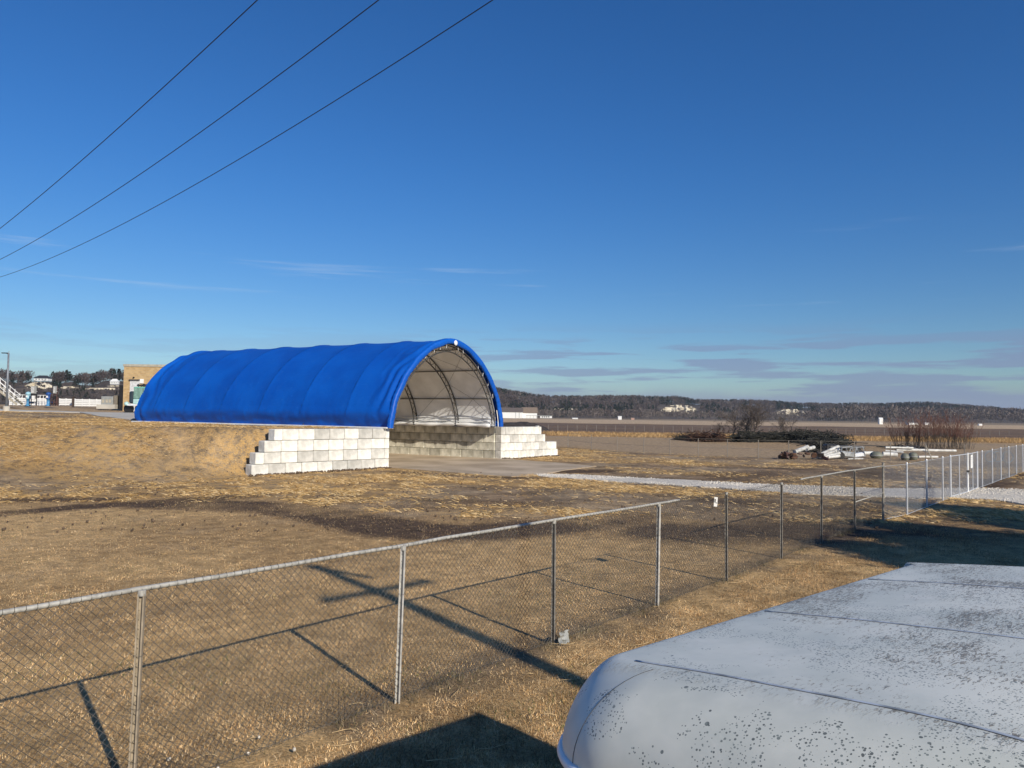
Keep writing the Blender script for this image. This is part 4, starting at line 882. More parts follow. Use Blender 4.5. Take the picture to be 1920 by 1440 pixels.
# ------------------------------------------------------------------ buildings far off
roofbrown = mat('brown_roof', (.13, .105, .09), .8, 0, .1, 1); rooftan = mat('tan_roof', (.22, .165, .12), .8, 0, .1, 1); roofdark = mat('dark_roof', (.03, .03, .035), .7, 0, .1)
def gable(root, x0, x1, d0, d1, z0, ze, zr, wm, rm, px_=True):
    m = MB(); m.add([(x0, d0, z0), (x1, d0, z0), (x1, d1, z0), (x0, d1, z0), (x0, d0, ze), (x1, d0, ze), (x1, d1, ze), (x0, d1, ze), (x0, (d0+d1)/2, zr), (x1, (d0+d1)/2, zr)],
          [(0, 1, 5, 4), (1, 2, 6, 9, 5), (2, 3, 7, 6), (3, 0, 4, 8, 7)]); wl = m.build('wall', wm, root)
    m = MB(); dm = (d0+d1)/2; e = .5; m.add([(x0-e, d0-e, ze-.1), (x1+e, d0-e, ze-.1), (x1+e, dm, zr+.15), (x0-e, dm, zr+.15), (x1+e, d1+e, ze-.1), (x0-e, d1+e, ze-.1), (x0-e, d0-e, ze+.15), (x1+e, d0-e, ze+.15), (x1+e, dm, zr+.4), (x0-e, dm, zr+.4), (x1+e, d1+e, ze+.15), (x0-e, d1+e, ze+.15)],
          [(6, 7, 8, 9), (9, 8, 10, 11), (0, 3, 2, 1), (3, 5, 4, 2), (0, 1, 7, 6), (5, 11, 10, 4), (0, 6, 9, 3), (3, 9, 11, 5), (1, 2, 8, 7), (2, 4, 10, 8)]); rf = m.build('roof', rm, root); return wl, rf
def wx(px, d): r = ray(px, 780); return r[0]/r[1]*d
def wz(px, py, d): return float(atd(px, py, d).z)
bn = empty('barn', (0, 0, 0)); tag(bn, 'large white barn with brown roof beside the blue shelter\'s right edge, far off', 'barn'); D = 700
wl, rf = gable(bn, wx(940, D), wx(980, D), D, D+16, -1, wz(960, 772.5, D), wz(960, 765, D+8), whitep, roofbrown)
for x in (967, 973.5): m = MB(); m.box((wx(x, D), D-.08, wz(x, 778, D)), (.35, .12, wz(x, 772, D)-wz(x, 783, D))); m.build('door_seam', graym, wl)
m = MB(); m.box((wx(934, D), D+4, wz(934, 781, D)-.5), (wx(940, D)-wx(929, D), 8, 3.2)); m.build('lean_to', whitep, bn)
bn2 = empty('barn', (0, 0, 0)); tag(bn2, 'white barn with paler tan roof, right of the brown roofed barn', 'barn'); D = 712
gable(bn2, wx(979, D), wx(1007, D), D, D+14, -1, wz(990, 774, D), wz(990, 764.5, D+7), whitep, rooftan)
shd = empty('open_shed', (0, 0, 0)); tag(shd, 'long low white open shed, rightmost of the barn buildings', 'shed'); D = 690
m = MB(); m.box((wx(1024, D), D+3, wz(1024, 781, D)-.3), (wx(1035, D)-wx(1013, D), 6, wz(1, 779.4, D)-wz(1, 784, D))); m.build('wall', whitep, shd)
m = MB(); m.box((wx(1011, D), D+3, wz(1011, 779.3, D)), (wx(1035.5, D)-wx(986, D), 7, .35)); m.build('roof', graym, shd)
for x in (988, 994, 1000, 1006): m = MB(); m.box((wx(x, D), D, wz(x, 781.5, D)), (.3, .3, 2.6)); m.build('post', graym, shd)
for k, x in enumerate((1017, 1021, 1025, 1029)): m = MB(); m.box((wx(x, D), D-.12, wz(x, 781.7, D)), (1.1, .15, .9)); m.build('window', roofdark, shd)
def smallbox(name, label, cat, px, py, w_, h_, d, m_=whitep, roofm_=roofdark):
    r_ = empty(name, (wx(px, d), d, 0)); tag(r_, label, cat); m = MB(); m.box((0, 0, h_/2), (w_, w_*.8, h_), bev=.05); m.build('wall', m_, r_)
    m = MB(); m.add([(-w_*.55, -w_*.45, h_), (w_*.55, -w_*.45, h_), (w_*.55, w_*.45, h_), (-w_*.55, w_*.45, h_), (-w_*.55, 0, h_*1.25), (w_*.55, 0, h_*1.25)], [(0, 1, 5, 4), (2, 3, 4, 5), (0, 4, 3), (1, 2, 5), (0, 3, 2, 1)]); m.build('roof', roofm_, r_); return r_
smallbox('shed', 'small white shed at the foot of the bluff below the large cliff', 'shed', 1162, 784, 3.2, 2.6, 690, whitep, whitep)
smallbox('shed', 'tiny pinkish shed right of the small white shed', 'shed', 1186, 785, 3.0, 1.6, 690, mat('pink_wall', (.45, .28, .22), .8), rooftan)
smallbox('shed', 'small white box shed in the pale field behind the shrub thicket', 'shed', 1651, 792, 2.4, 3.6, 520, whitep, whitep)
smallbox('shed', 'low white shed half hidden behind the left edge of the shrub thicket', 'shed', 1709, 794, 6, 1.4, 520, whitep, graym)
smallbox('shed', 'low white shed behind the right part of the shrub thicket', 'shed', 1737, 795, 3, 1.3, 520, whitep, whitep)
smallbox('shed', 'tiny white shed in the field toward the right frame edge', 'shed', 1837, 797, 2.2, 1.0, 520, whitep, whitep)
smallbox('shed', 'low white shed between the barns and the small white shed', 'shed', 1078, 784, 5, 1.0, 690, whitep, whitep)
# houses on the left bluff
for px, py, hw, d, lb in ((78, 715, 26, 590, 'white house with wide dark hipped roof on the left bluff'), (213, 721.5, 14, 560, 'small white house on the bluff next to the brick building')):
    h_ = empty('bluff_house', (0, 0, 0)); tag(h_, lb, 'house'); s_ = d/F; zb = wz(px, py, d); c_ = wx(px, d); w_ = hw*s_
    m = MB(); m.box((c_, d, zb+3.5*s_), (w_, w_*.5, 5.5*s_)); wl = m.build('wall', whitep, h_)
    zt = zb+6.1*s_; e = w_*.56; m = MB(); m.add([(c_-e, d-w_*.32, zt), (c_+e, d-w_*.32, zt), (c_+e, d+w_*.32, zt), (c_-e, d+w_*.32, zt), (c_-e*.5, d, zt+5*s_), (c_+e*.5, d, zt+5*s_)], [(0, 1, 5, 4), (2, 3, 4, 5), (0, 4, 3), (1, 2, 5), (0, 3, 2, 1)]); m.build('roof', roofdark if hw > 20 else whitep, h_)
    for k in range(4): m = MB(); m.box((c_+(k-1.5)*w_*.22, d-w_*.25-.05, zb+3.6*s_), (w_*.12, .1, 2*s_)); m.build('window', graym, wl)

# ------------------------------------------------------------------ plant yard on the hill at left
def Lp(px, d, dz=0): p = onground(px, d); p.z += dz; return p
# street lamp
lp = Lp(12, 80); lamp = empty('street_lamp', lp); tag(lamp, 'gray steel lamp post with a single arm on a concrete footing', 'street lamp'); lh = wz(15, 662, 80)-lp.z
m = MB(); m.tube([(0, 0, .5), (0, 0, lh)], [.13, .085], 10); m.build('pole', mat('lamp_gray', (.20, .22, .25), .5, .2), lamp, smooth=True)
m = MB(); m.lathe([(.32, -.3), (.32, .45), (.28, .5), (.0, .5)], (0, 0, 0), 16); m.build('footing', pavem, lamp); m = MB(); m.box((0, 0, .53), (.42, .42, .05)); m.build('base_plate', graym, lamp)
m = MB(); m.box((-.38, 0, lh-.0), (.62, .28, .09), bev=.03); m.tube([(0, 0, lh-.12), (-.2, 0, lh-.03)], .04, 6); m.build('lamp_head', darkm, lamp); m = MB(); m.tube([(.03, 0, lh), (.03, 0, lh+.22)], .03, 8); m.build('photocell', graym, lamp)
# basin with white railings
D = 104
def band(name, label, x0, x1, ybot, ytop, d, railgap=4, posts_=8):
    r_ = empty(name, (0, 0, 0)); tag(r_, label, 'railing', 'white railings of the plant yard'); a = wx(x0, d); b_ = wx(x1, d); z0, z1 = wz((x0+x1)/2, ybot, d), wz((x0+x1)/2, ytop, d)
    for k in range(railgap): 
        z = z0+(z1-z0)*(k+.5)/railgap; m = MB(); m.box(((a+b_)/2, d, z), (b_-a, .09, (z1-z0)/railgap*.84)); m.build('rail_board', whitep, r_)
    for k in range(posts_+1): m = MB(); m.box((a+(b_-a)*k/posts_, d+.1, (z0+z1)/2), (.10, .1, z1-z0+.1)); m.build('post', whitep, r_)
    return r_
band('board_railing', 'white board railing right of the stairs, behind the pale blue pump', 16, 84, 760, 746, 108, 4, 6)
band('board_railing', 'short white board railing between the reddish pipe rack and the dark gap', 110, 134, 760, 747.5, 105, 4, 2)
band('board_railing', 'long white board railing left of the gray cabinet', 139, 193, 762, 748.5, 103, 4, 4)
def piperail(label, x0, x1, ybot, ytop, d, n):
    r_ = empty('pipe_railing', (0, 0, 0)); tag(r_, label, 'railing', 'white pipe railings of the plant yard'); a, b_ = wx(x0, d), wx(x1, d); z0, z1 = wz(x0, ybot, d), wz(x0, ytop, d)
    for z in (z1, (z0+z1)/2): m = MB(); m.tube([(a, d, z), (b_, d, z)], .04, 6); m.build('rail', whitep, r_)
    for k in range(n+1): m = MB(); m.tube([(a+(b_-a)*k/n, d, z0), (a+(b_-a)*k/n, d, z1)], .04, 6); m.build('post', whitep, r_)
piperail('white pipe railing above the boards beside the stairs', 17, 48, 760, 740, 106.5, 4); piperail('white pipe railing between the two blue pumps', 68, 86, 760, 741, 106.5, 3)
# stairs
st = empty('steel_stairs', (0, 0, 0)); tag(st, 'pale steel staircase with handrails descending at the left frame edge', 'stairs'); D = 90
p0 = Vector((wx(-26, D), D, wz(-26, 718, D))); p1 = Vector((wx(31, D), D, wz(31, 761, D)))
for oy in (0, 1.1):
    m = MB(); q = Vector((0, oy, 0)); dd2 = (p1-p0); n_ = Vector((0, 0, .33)); m.add([p0+q, p1+q, p1+q+n_, p0+q+n_, p0+q+Vector((0, .05, 0)), p1+q+Vector((0, .05, 0)), p1+q+n_+Vector((0, .05, 0)), p0+q+n_+Vector((0, .05, 0))], [(0, 1, 2, 3), (7, 6, 5, 4), (0, 4, 5, 1), (3, 2, 6, 7), (1, 5, 6, 2), (0, 3, 7, 4)]); m.build('stringer', tanm, st)
    for zo in (.75, 1.25): m = MB(); m.tube([p0+q+Vector((0, 0, zo)), p1+q+Vector((-.3, 0, zo))], .035, 6); m.build('handrail', whitep, st)
    for k in range(6): f = (k+.3)/6; b_ = p0.lerp(p1, f)+q; m = MB(); m.tube([b_+Vector((0, 0, .2)), b_+Vector((0, 0, 1.25))], .03, 6); m.build('baluster', whitep, st)
for k in range(14): b_ = p0.lerp(p1, (k+.5)/14); m = MB(); m.box((b_.x, D+.55, b_.z+.28), (.3, 1.05, .04)); m.build('step', graym, st)
# blue pumps
def pump(px, d, ytop, ybot, c_, c2_, label):
    r_ = empty('vertical_pump', (wx(px, d), d, wz(px, ybot, d)-.1)); tag(r_, label, 'pump', 'blue vertical pumps'); h_ = wz(px, ytop, d)-wz(px, ybot, d)+.1
    m = MB(); m.lathe([(.30, 0), (.30, h_*.08), (.20, h_*.1), (.20, h_*.48), (.28, h_*.5)], (0, 0, 0), 16); m.build('column', c_, r_, smooth=True)
    m = MB(); m.lathe([(.30, h_*.5), (.31, h_*.55), (.27, h_*.57), (.27, h_*.8), (.33, h_*.82), (.33, h_*.86), (.22, h_*.95), (.0, h_)], (0, 0, 0), 16); m.build('motor', c2_, r_, smooth=True)
    m = MB(); m.tube([(.2, 0, h_*.25), (.7, 0, h_*.25)], .13, 10); m.build('outlet', c_, r_); m = MB(); m.box((.0, -.30, h_*.66), (.2, .06, .25)); m.build('junction_box', white2, r_)
pump(51.5, 98, 734, 760, mat('pump_blue', (.05, .22, .42), .5), mat('pump_pale_blue', (.30, .52, .62), .5), 'pale blue vertical pump nearer the stairs'); pump(89.5, 98, 735, 760, mat('pump_mid_blue', (.07, .25, .50), .5), mat('pump_deep_blue', (.02, .08, .28), .5), 'deep blue vertical pump right of the pale one')
def panel(px0, px1, d, label, framem):
    c_ = wx((px0+px1)/2, d); w_ = wx(px1, d)-wx(px0, d); r_ = empty('control_panel', (c_, d, wz(px0, 760, d))); tag(r_, label, 'control panel', 'gray control panels on stands'); z0 = r_.location.z
    m = MB(); m.box((0, 0, wz(px0, 731, d)-z0), (w_, .3, wz(px0, 724, d)-wz(px0, 738, d)), bev=.03); bx = m.build('cabinet', graym, r_); m = MB(); m.box((-w_*.1, -.17, wz(px0, 731, d)-z0), (w_*.6, .03, .8)); m.build('door', mat('pale_gray', (.5, .5, .49), .5), bx)
    for x in (-w_*.5, w_*.5): m = MB(); m.box((x, .05, (wz(px0, 724, d)-z0)/2), (.08, .08, wz(px0, 724, d)-z0)); m.build('leg', framem, r_)
    for z in (.4, .9, 1.4): m = MB(); m.box((0, .06, z), (w_*1.05, .06, .12)); m.build('crossbar', framem, r_)
    m = MB(); m.box((0, -.05, 1.0), (w_*.45, .25, .4)); m.build('meter_box', whitep if px0 < 90 else darkm, r_)
    m = MB(); m.lathe([(.0, -.05), (.09, 0), (.0, .05)], (w_*.62, -.1, wz(px0, 734, d)-z0), 10); m.build('gauge', whitep, r_)
reddish = mat('rusty_frame', (.09, .045, .04), .8, 0, .2)
panel(57, 67, 96, 'gray control panel on dark stand right of the pale blue pump', darkm); panel(99, 105, 96, 'gray control panel on reddish pipe stand right of the deep blue pump', reddish)
pr = empty('pipe_rack', (wx(101, 97.5), 97.5, 0)); tag(pr, 'dark reddish rack of pipes under the right control panel', 'pipe rack'); z0 = wz(101, 761, 97.5)
for k, x in enumerate((-.45, -.15, .15, .45)): m = MB(); m.tube([(x, 0, z0), (x, 0, z0+1.5-.12*k)], .055, 8); m.build('pipe', reddish, pr)
for z in (.3, 1.1): m = MB(); m.box((0, .05, z0+z), (1.2, .08, .1)); m.build('bracket', darkm, pr)
dp = empty('dark_post', (wx(137, 103.5), 103.5, 0)); tag(dp, 'dark square pier between the two white board railings', 'pier'); m = MB(); m.box((0, 0, wz(137, 754, 103.5)), (.34, .3, 1.3), bev=.02); m.build('shaft', mat('pier_brown', (.07, .05, .04), .8), dp); m = MB(); m.box((0, 0, wz(137, 754, 103.5)+.68), (.42, .38, .06)); m.build('cap', darkm, dp)
cb_ = empty('equipment_cabinet', (0, 0, 0)); tag(cb_, 'wide gray equipment cabinet on a concrete pad between railing and brick building', 'cabinet'); D = 98
m = MB(); m.box((wx(204, D), D, wz(204, 751, D)), (wx(215, D)-wx(193.5, D), 1.2, wz(1, 743.5, D)-wz(1, 759, D)), bev=.03); cbody = m.build('housing', graym, cb_)
for x in (197, 204, 210): m = MB(); m.box((wx(x, D), D-.62, wz(x, 752, D)), (.30, .03, .42)); m.build('louvre', tanm, cbody)
m = MB(); m.box((wx(218.5, D), D+.1, wz(218, 751, D)), (wx(222, D)-wx(215.5, D), 1.1, wz(1, 743, D)-wz(1, 762, D)), bev=.03); m.build('side_cabinet', mat('brown_gray', (.19, .165, .13), .7), cb_)
m = MB(); m.box((wx(205, D), D, wz(204, 762.5, D)), (wx(223, D)-wx(189, D), 2.0, .55)); m.build('pad', pavem, cb_)
# brick building
D = 97; bb = empty('brick_building', (0, 0, 0)); tag(bb, 'tan brick building with flat roof and pale door behind the blue shelter', 'building'); xa, xb = wx(229.5, D), wx(229.5, D)+14; zt = wz(240, 687, D); zb = wz(235, 768, D)-.6
ang = radians(-4)
m = MB(); m.box(((xa+xb)/2, D+5, (zb+zt)/2), (xb-xa, 10, zt-zb)); wl = m.build('wall', brick, bb); m = MB(); m.box(((xa+xb)/2, D+5, zt+.13), (xb-xa+.16, 10.16, .30)); m.build('coping', tanm, bb)
dx0, dx1 = wx(242, D), wx(260, D); zd = wz(250, 713, D); m = MB(); m.box(((dx0+dx1)/2, D-.01, (zb+zd)/2), (dx1-dx0, .08, zd-zb)); m.build('door', mat('pale_door', (.60, .61, .62), .5), bb); m = MB(); m.box(((dx0+dx1)/2, D-.12, zd+.05), (dx1-dx0+.15, .25, .1)); m.build('lintel', roofdark, bb)
m = MB(); m.box((wx(249, D), D-.1, zd+.35), (.18, .2, .16), bev=.03); m.build('wall_light', darkm, bb); m = MB(); m.box((wx(264, D), D-.06, zd-.1), (.5, .1, .55)); m.build('notice', whitep, bb)
m = MB(); m.box((xa-.35, D+1.0, wz(226, 745, D)), (.6, 1.5, wz(1, 722, D)-wz(1, 768, D))); o = m.build('dark_gap', black, bb)  # black box put in for the shade of the gap beside the building
# mint green machine: an engine-driven unit on wheels, grille to the left
D = 88; mz = Lp(250, D).z; mint = mat('mint_paint', (.16, .46, .36), .5, 0, .08); mintp = mat('pale_mint_paint', (.42, .62, .60), .5)
mg = empty('green_machine', (wx(250, D), D, mz)); tag(mg, 'mint green wheeled machine with barred grille in front of the brick building', 'machine')
sc_ = D/F
def MX(px): return wx(px, D)-wx(250, D)
def MZ(py): return wz(250, py, D)-mz
m = MB(); m.box((MX(262), 1.2, (MZ(725)+MZ(748))/2), (MX(275)-MX(248), 2.3, MZ(725)-MZ(748)), bev=.06); hood = m.build('hood', mint, mg)
for k in range(9): m = MB(); m.box((MX(250.5+k*2.3), -.0, (MZ(727)+MZ(747))/2), (.055, .10, MZ(727)-MZ(747))); m.build('grille_bar', mat('grille_pale', (.36, .62, .52), .5) if k == 0 else MATS['grille_pale'], hood)
m = MB(); m.box((MX(261), .01, (MZ(727)+MZ(747))/2), (MX(272)-MX(249), .06, MZ(727)-MZ(747))); m.build('radiator', black, hood)
m = MB(); m.box((MX(263), 1.0, MZ(753)), (MX(276)-MX(247), 2.2, MZ(748)-MZ(758)), bev=.08); m.build('nose', mintp, mg)
m = MB(); m.box((MX(256), -.2, MZ(759.5)), (MX(272)-MX(240), .25, .16), bev=.04); m.build('bumper', white2, mg)
m = MB(); m.box((MX(244), .5, MZ(745)), (MX(248)-MX(240), 1.0, MZ(735)-MZ(758)), bev=.15); m.build('side_shield', mat('navy_panel', (.02, .035, .05), .5), mg)
m = MB(); m.lathe([(.0, -.22), (.2, -.2), (.24, 0), (.2, .2), (.0, .22)], (MX(237.5), -.1, MZ(757)), 14, Matrix.Rotation(pi/2, 3, 'X')); m.build('headlight', mintp, mg, smooth=True)
for px in (237, 258): m = MB(); m.lathe([(.15, -.2), (.5, -.2), (.56, -.1), (.56, .1), (.5, .2), (.15, .2)], (MX(px), .5, .50), 20, Matrix.Rotation(pi/2, 3, 'X')); m.build('wheel', black, mg)
for px, rr in ((251.5, .17), (257, .15), (262, .2), (266.5, .18)): m = MB(); m.lathe([(.0, -rr), (rr*.8, -rr*.6), (rr, 0), (rr*.8, rr*.6), (.0, rr)], (MX(px), .8, MZ(724)+rr*.7), 12); m.build('exhaust_part', reddish if px > 265 else black, mg, smooth=True)

# ------------------------------------------------------------------ bare trees, thicket, brush
def bare_tree(name, label, cat, p, h, seed, spread=.5, depth=6, trunk_n=1, r0=.16, mt=barkm, mc=twigm, up_=.25, group=None, fork=.235):
    rd = random.Random(seed); T = [[], [], []]; Cw = [[], [], []]
    def grow(p, d, L, r, dp):
        n = 3; q = p
        for i in range(n):
            d2 = (d+Vector((rd.uniform(-1, 1), rd.uniform(-1, 1), rd.uniform(-.3, .6)))*.16).normalized(); q2 = q+d2*(L/n); tgt = T if dp >= depth-1 else Cw; tgt[0].append(q[:]); tgt[1].append(q2[:]); tgt[2].append(max(r*(1-.25*i/n), .0085)); q = q2; d = d2
            if dp > 0 and dp < depth and i < n-1 and rd.random() < .55: side(q, d, L*.6, r*.5, dp-2)
        if dp > 0:
            for k in range(rd.choice((2, 2, 3)) if dp > 1 else 3): side(q, d, L*rd.uniform(.68, .92), r*.6, dp-1)
    def side(q, d, L, r, dp):
        if dp < 0: return
        a = Vector((rd.gauss(0, 1), rd.gauss(0, 1), rd.gauss(0, .6))).normalized(); nd = (d+a*spread+Vector((0, 0, up_*.4))).normalized(); grow(q, nd, L, r, dp)
    root = empty(name, p); tag(root, label, cat, group); L0 = h*fork
    for k in range(trunk_n):
        a = 2*pi*k/trunk_n+rd.random(); d = Vector((cos(a)*.35*(trunk_n > 1), sin(a)*.35*(trunk_n > 1), 1)).normalized(); grow(Vector((cos(a), sin(a), 0))*.12*(trunk_n > 1), d, L0, r0, depth)
    for nm, (A_, B_, R_), m_ in (('trunk', T, mt), ('crown', Cw, mc)):
        if A_: v_, f_ = segs(A_, B_, np.array(R_), 4 if nm == 'trunk' else 3); fastmesh(nm, v_, f_, m_, root)
    return root
p = at(1408, 829); bare_tree('bare_tree', 'largest bare spreading tree by the brush pile right of centre', 'tree', p, 5.9, 5, .75, 7, 3, .15, group='bare trees by the brush pile')
p = at(1470, 828); bare_tree('bare_tree', 'smaller bare tree right of the largest one over the brush pile', 'tree', p, 4.4, 9, .75, 6, 2, .09, group='bare trees by the brush pile')
p = at(1350, 826); bare_tree('bare_tree', 'low thin bare tree left of the largest one by the brush pile', 'tree', p, 3.2, 14, .85, 5, 2, .05, group='bare trees by the brush pile')
p = at(1378, 827); bare_tree('bare_tree', 'leaning bare tree directly against the left side of the largest one', 'tree', p, 4.4, 21, .7, 6, 2, .08, group='bare trees by the brush pile')
def shrub(label, p, h, n, seed, wd_=.6):
    rg = np.random.default_rng(seed); A_, B_, R_ = [], [], []
    for i in range(n):
        a = rg.uniform(0, 2*pi); rr = wd_*sqrt(rg.random())*.5; q = np.array([cos(a)*rr, sin(a)*rr, 0]); d = np.array([cos(a)*rg.uniform(0, .42), sin(a)*rg.uniform(0, .42), 1]); d /= np.linalg.norm(d); L = h*rg.uniform(.6, 1.05); r0 = .022
        for k in range(5):
            q2 = q+d*L/5; A_.append(q); B_.append(q2); R_.append(r0*(1-k*.16))
            if k > 0:
                for _ in range(3):
                    d3 = d+rg.normal(0, .35, 3)*np.array([1, 1, .4]); d3 /= np.linalg.norm(d3); A_.append(q2); B_.append(q2+d3*L*rg.uniform(.12, .26)); R_.append(.009)
            q = q2; d = d+rg.normal(0, .09, 3); d /= np.linalg.norm(d)
    root = empty('shrub', p); tag(root, label, 'shrub', 'thicket of reddish shrubs')
    A_, B_, R_ = np.array(A_), np.array(B_), np.array(R_); lo = A_[:, 2] < h*.35
    for nm, s_, m_ in (('stems', lo, barkm), ('twigs', ~lo, redtwig)): v_, f_ = segs(A_[s_], B_[s_], R_[s_], 3); fastmesh(nm, v_, f_, m_, root)
thick = [(1692, 838, 3.3, 'leftmost reddish bare shrub of the thicket'), (1716, 839, 4.0, 'tall reddish shrub second from the left in the thicket'), (1735, 840, 3.2, 'reddish shrub third from the left in the thicket'), (1752, 841, 4.2, 'tallest reddish shrub in the middle of the thicket'), (1771, 841, 4.0, 'reddish shrub just right of the tallest one'), (1790, 842, 3.4, 'reddish shrub second from the right in the thicket'), (1808, 842, 3.3, 'rightmost reddish bare shrub of the thicket')]
for k, (x, y, h_, lb) in enumerate(thick): shrub(lb, at(x, y), h_, 34, 63+k, 2.0)
logm = mat('dark_log', (.055, .045, .040), .9, 0, .3, 4, c2=(.02, .017, .015)); brushm = mat('brush', (.042, .042, .033), .95, 0, .4, 2, c2=(.012, .013, .010)); rustm = mat('rusty_brown', (.10, .05, .03), .9, 0, .3, 2)
def brush(label, pts, h, n, seed, m_=brushm, logs=8):
    root = empty('brush_pile', pts[0]); tag(root, label, 'brush pile'); rg = np.random.default_rng(seed); P = np.array([p[:] for p in pts])-np.array(pts[0][:]); k = rg.uniform(0, len(P)-1.001, n); ii = k.astype(int); f = (k-ii)[:, None]; c = P[ii]*(1-f)+P[ii+1]*f
    prof = .45+.8*fbm(k*3+seed, k*0+1, 3); c = c+rg.normal(0, .8, (n, 3))*[1, 1.2, 0]; zz = rg.random(n)**1.3*h*prof; c[:, 2] = zz; d = rg.normal(0, 1, (n, 3))*[1, 1, .35]; d /= np.linalg.norm(d, axis=1)[:, None]; L = rg.uniform(.2, 1.2, (n, 1)); v_, f_ = segs(c-d*L, c+d*L, rg.uniform(.01, .06, n), 3); v_[:, 2] = np.maximum(v_[:, 2], .0); fastmesh('branches', v_, f_, m_, root)
    # a dense core so it reads as a mass
    m = MB()
    for j in range(int(len(P)*6)):
        q = rg.uniform(0, len(P)-1.001); a = P[int(q)]*(1-q % 1)+P[int(q)+1]*(q % 1); rr = h*rg.uniform(.16, .34)
        bm = bmesh.new(); bmesh.ops.create_icosphere(bm, subdivisions=2, radius=rr); 
        for v in bm.verts: v.co *= 1+rg.uniform(-.28, .28)
        m.add([v.co+Vector((a[0]+rg.normal(0, .6), a[1]+rg.normal(0, .6), rr*.5)) for v in bm.verts], [[v.index for v in f.verts] for f in bm.faces]); bm.free()
    m.build('heap', m_, root)
    for j in range(logs):
        q = rg.uniform(0, len(P)-1.001); a = P[int(q)]*(1-q % 1)+P[int(q)+1]*(q % 1); t_ = rg.uniform(0, pi); z = rg.uniform(.2, h*.75); dd_ = Vector((cos(t_), sin(t_), rg.uniform(-.15, .15)))*rg.uniform(.6, 1.4); MB().tube([Vector(a)+Vector((0, -.5, z))-dd_, Vector(a)+Vector((0, -.5, z))+dd_], rg.uniform(.07, .15), 8).build('log', logm, root)
brush('long dark heap of felled brush and logs under the bare trees', [at(1385, 829), at(1420, 829), at(1465, 829), at(1500, 829.5), at(1530, 833), at(1570, 838)], 1.65, 2600, 5, logs=14)
brush('brown and black root mound at the left end of the brush heaps', [at(1303, 827), at(1322, 828), at(1343, 828)], 1.5, 500, 6, rustm, 5)
brush('low dark tangle of branches left of the root mound', [at(1280, 825), at(1300, 826)], 1.1, 220, 8, logs=2)
brush('black upturned roots standing behind the scrap', [at(1540, 848), at(1548, 848), at(1556, 847)], 1.7, 500, 7, logs=3)
brush('low pile of pale logs in front of the reddish thicket', [at(1680, 842), at(1694, 842.5), at(1720, 844)], .45, 60, 9, logs=12)
m = MB()
em = empty('earth_mound', at(975, 806)); tag(em, 'low dark earth mound beyond the white block wing wall', 'mound')
mv = []; 
for i in range(28):
    for j in range(12):
        x = (i/27-.5)*2; y = (j/11-.5)*2; r2 = max(0, 1-x*x-y*y); mv.append((x*6.5, y*4, 1.7*r2**.7*(.7+.6*fbm(np.array([x*4+3]), np.array([y*4]), 3)[0])-.02))
fastmesh('soil', np.array(mv), grid_faces(28, 12), mat('dark_soil', (.045, .036, .032), .95, 0, .3, 1, .8, 2), em)

# ------------------------------------------------------------------ scrap yard: white pipes, tanks, rusty junk
def scrap_tube(label, a, b_, r, m_=whitescrap, cat='pipe', group='white scrap pipes and panels', name='scrap_pipe'):
    r = r*.78; root = empty(name, a); tag(root, label, cat, group); d = b_-a; q = MB(); L = d.length; n = 12; q.tube([Vector((0, 0, 0)), d*.33+Vector((0, 0, .01)), d*.66, d], r, n, cap=False); q.tube([d, d*.66, d*.33, Vector((0, 0, 0))], r*.86, n, cap=False); q.build('pipe', m_, root, smooth=True)
    for f in (0, 1): MB().tube([d*(f*.97+.005), d*(f*.97+.03)], r*1.08, n).build('collar', m_, root); return root
def A(px, py, z): p = at(px, py); return Vector((p.x, p.y, z))
scrap_tube('short fat white pipe tilted on the rusty scrap, upper left of the pile', A(1490, 860, .55), A(1514, 859, .95), .22); scrap_tube('small white pipe piece right of the tilted fat pipe', A(1512, 858, .7), A(1526, 857, .85), .20)
for k, (a, b_) in enumerate((((1531, 860.5, .22), (1572, 859, 1.0)), ((1537, 861, .2), (1573, 860, .75)), ((1543, 861.5, .18), (1574, 861, .5)), ((1552, 861.5, .17), (1574, 861.5, .28)))):
    scrap_tube(('topmost of the fan of long white pipes in the scrap', 'second white pipe down in the fan of pipes', 'third white pipe down in the fan of pipes', 'lowest white pipe in the fan of pipes')[k], A(*a), A(*b_), .17)
scrap_tube('thin white pipe lying in front of the wrecked frame', A(1590, 862.5, .08), A(1618, 862, .08), .07); scrap_tube('white pipe between wrecked frame and left tank', A(1618, 858, .38), A(1636, 858, .40), .22)
scrap_tube('thick white pipe right of the left tank', A(1655, 859, .35), A(1682, 859.5, .3), .26); scrap_tube('white pipe second row right of the left tank', A(1660, 857, .55), A(1694, 858, .45), .13)
scrap_tube('longest white pipe along the back of the scrap yard', A(1680, 851, .4), A(1792, 852, .35), .17); scrap_tube('second long white pipe behind the round tanks', A(1660, 851, .62), A(1712, 851.5, .6), .13); scrap_tube('white pipe lying right of the round tanks', A(1722, 860, .15), A(1758, 860, .15), .13); scrap_tube('thin long white pipe crossing the back row', A(1700, 850, .65), A(1740, 852, .25), .10)
def dome(label, px, py, r, sq=1.0):
    root = empty('tank', at(px, py)); tag(root, label, 'tank', 'round gray-green tanks in the scrap'); q = MB(); prof = [(r*sin(pi*k/12)*1.0+.001, r*sq-r*sq*cos(pi*k/12)) for k in range(13)]; q.lathe(prof, (0, 0, -.05), 20); q.build('shell', mat('tank_green', (.17, .18, .14), .6, 0, .12, 2) if 'tank_green' not in MATS else MATS['tank_green'], root, smooth=True)
    q = MB(); q.lathe([(r*.98, r*sq-.09), (r*1.02, r*sq-.07), (r*1.02, r*sq-.03), (r*.98, r*sq-.01)], (0, 0, 0), 20); q.build('band', graym, root)
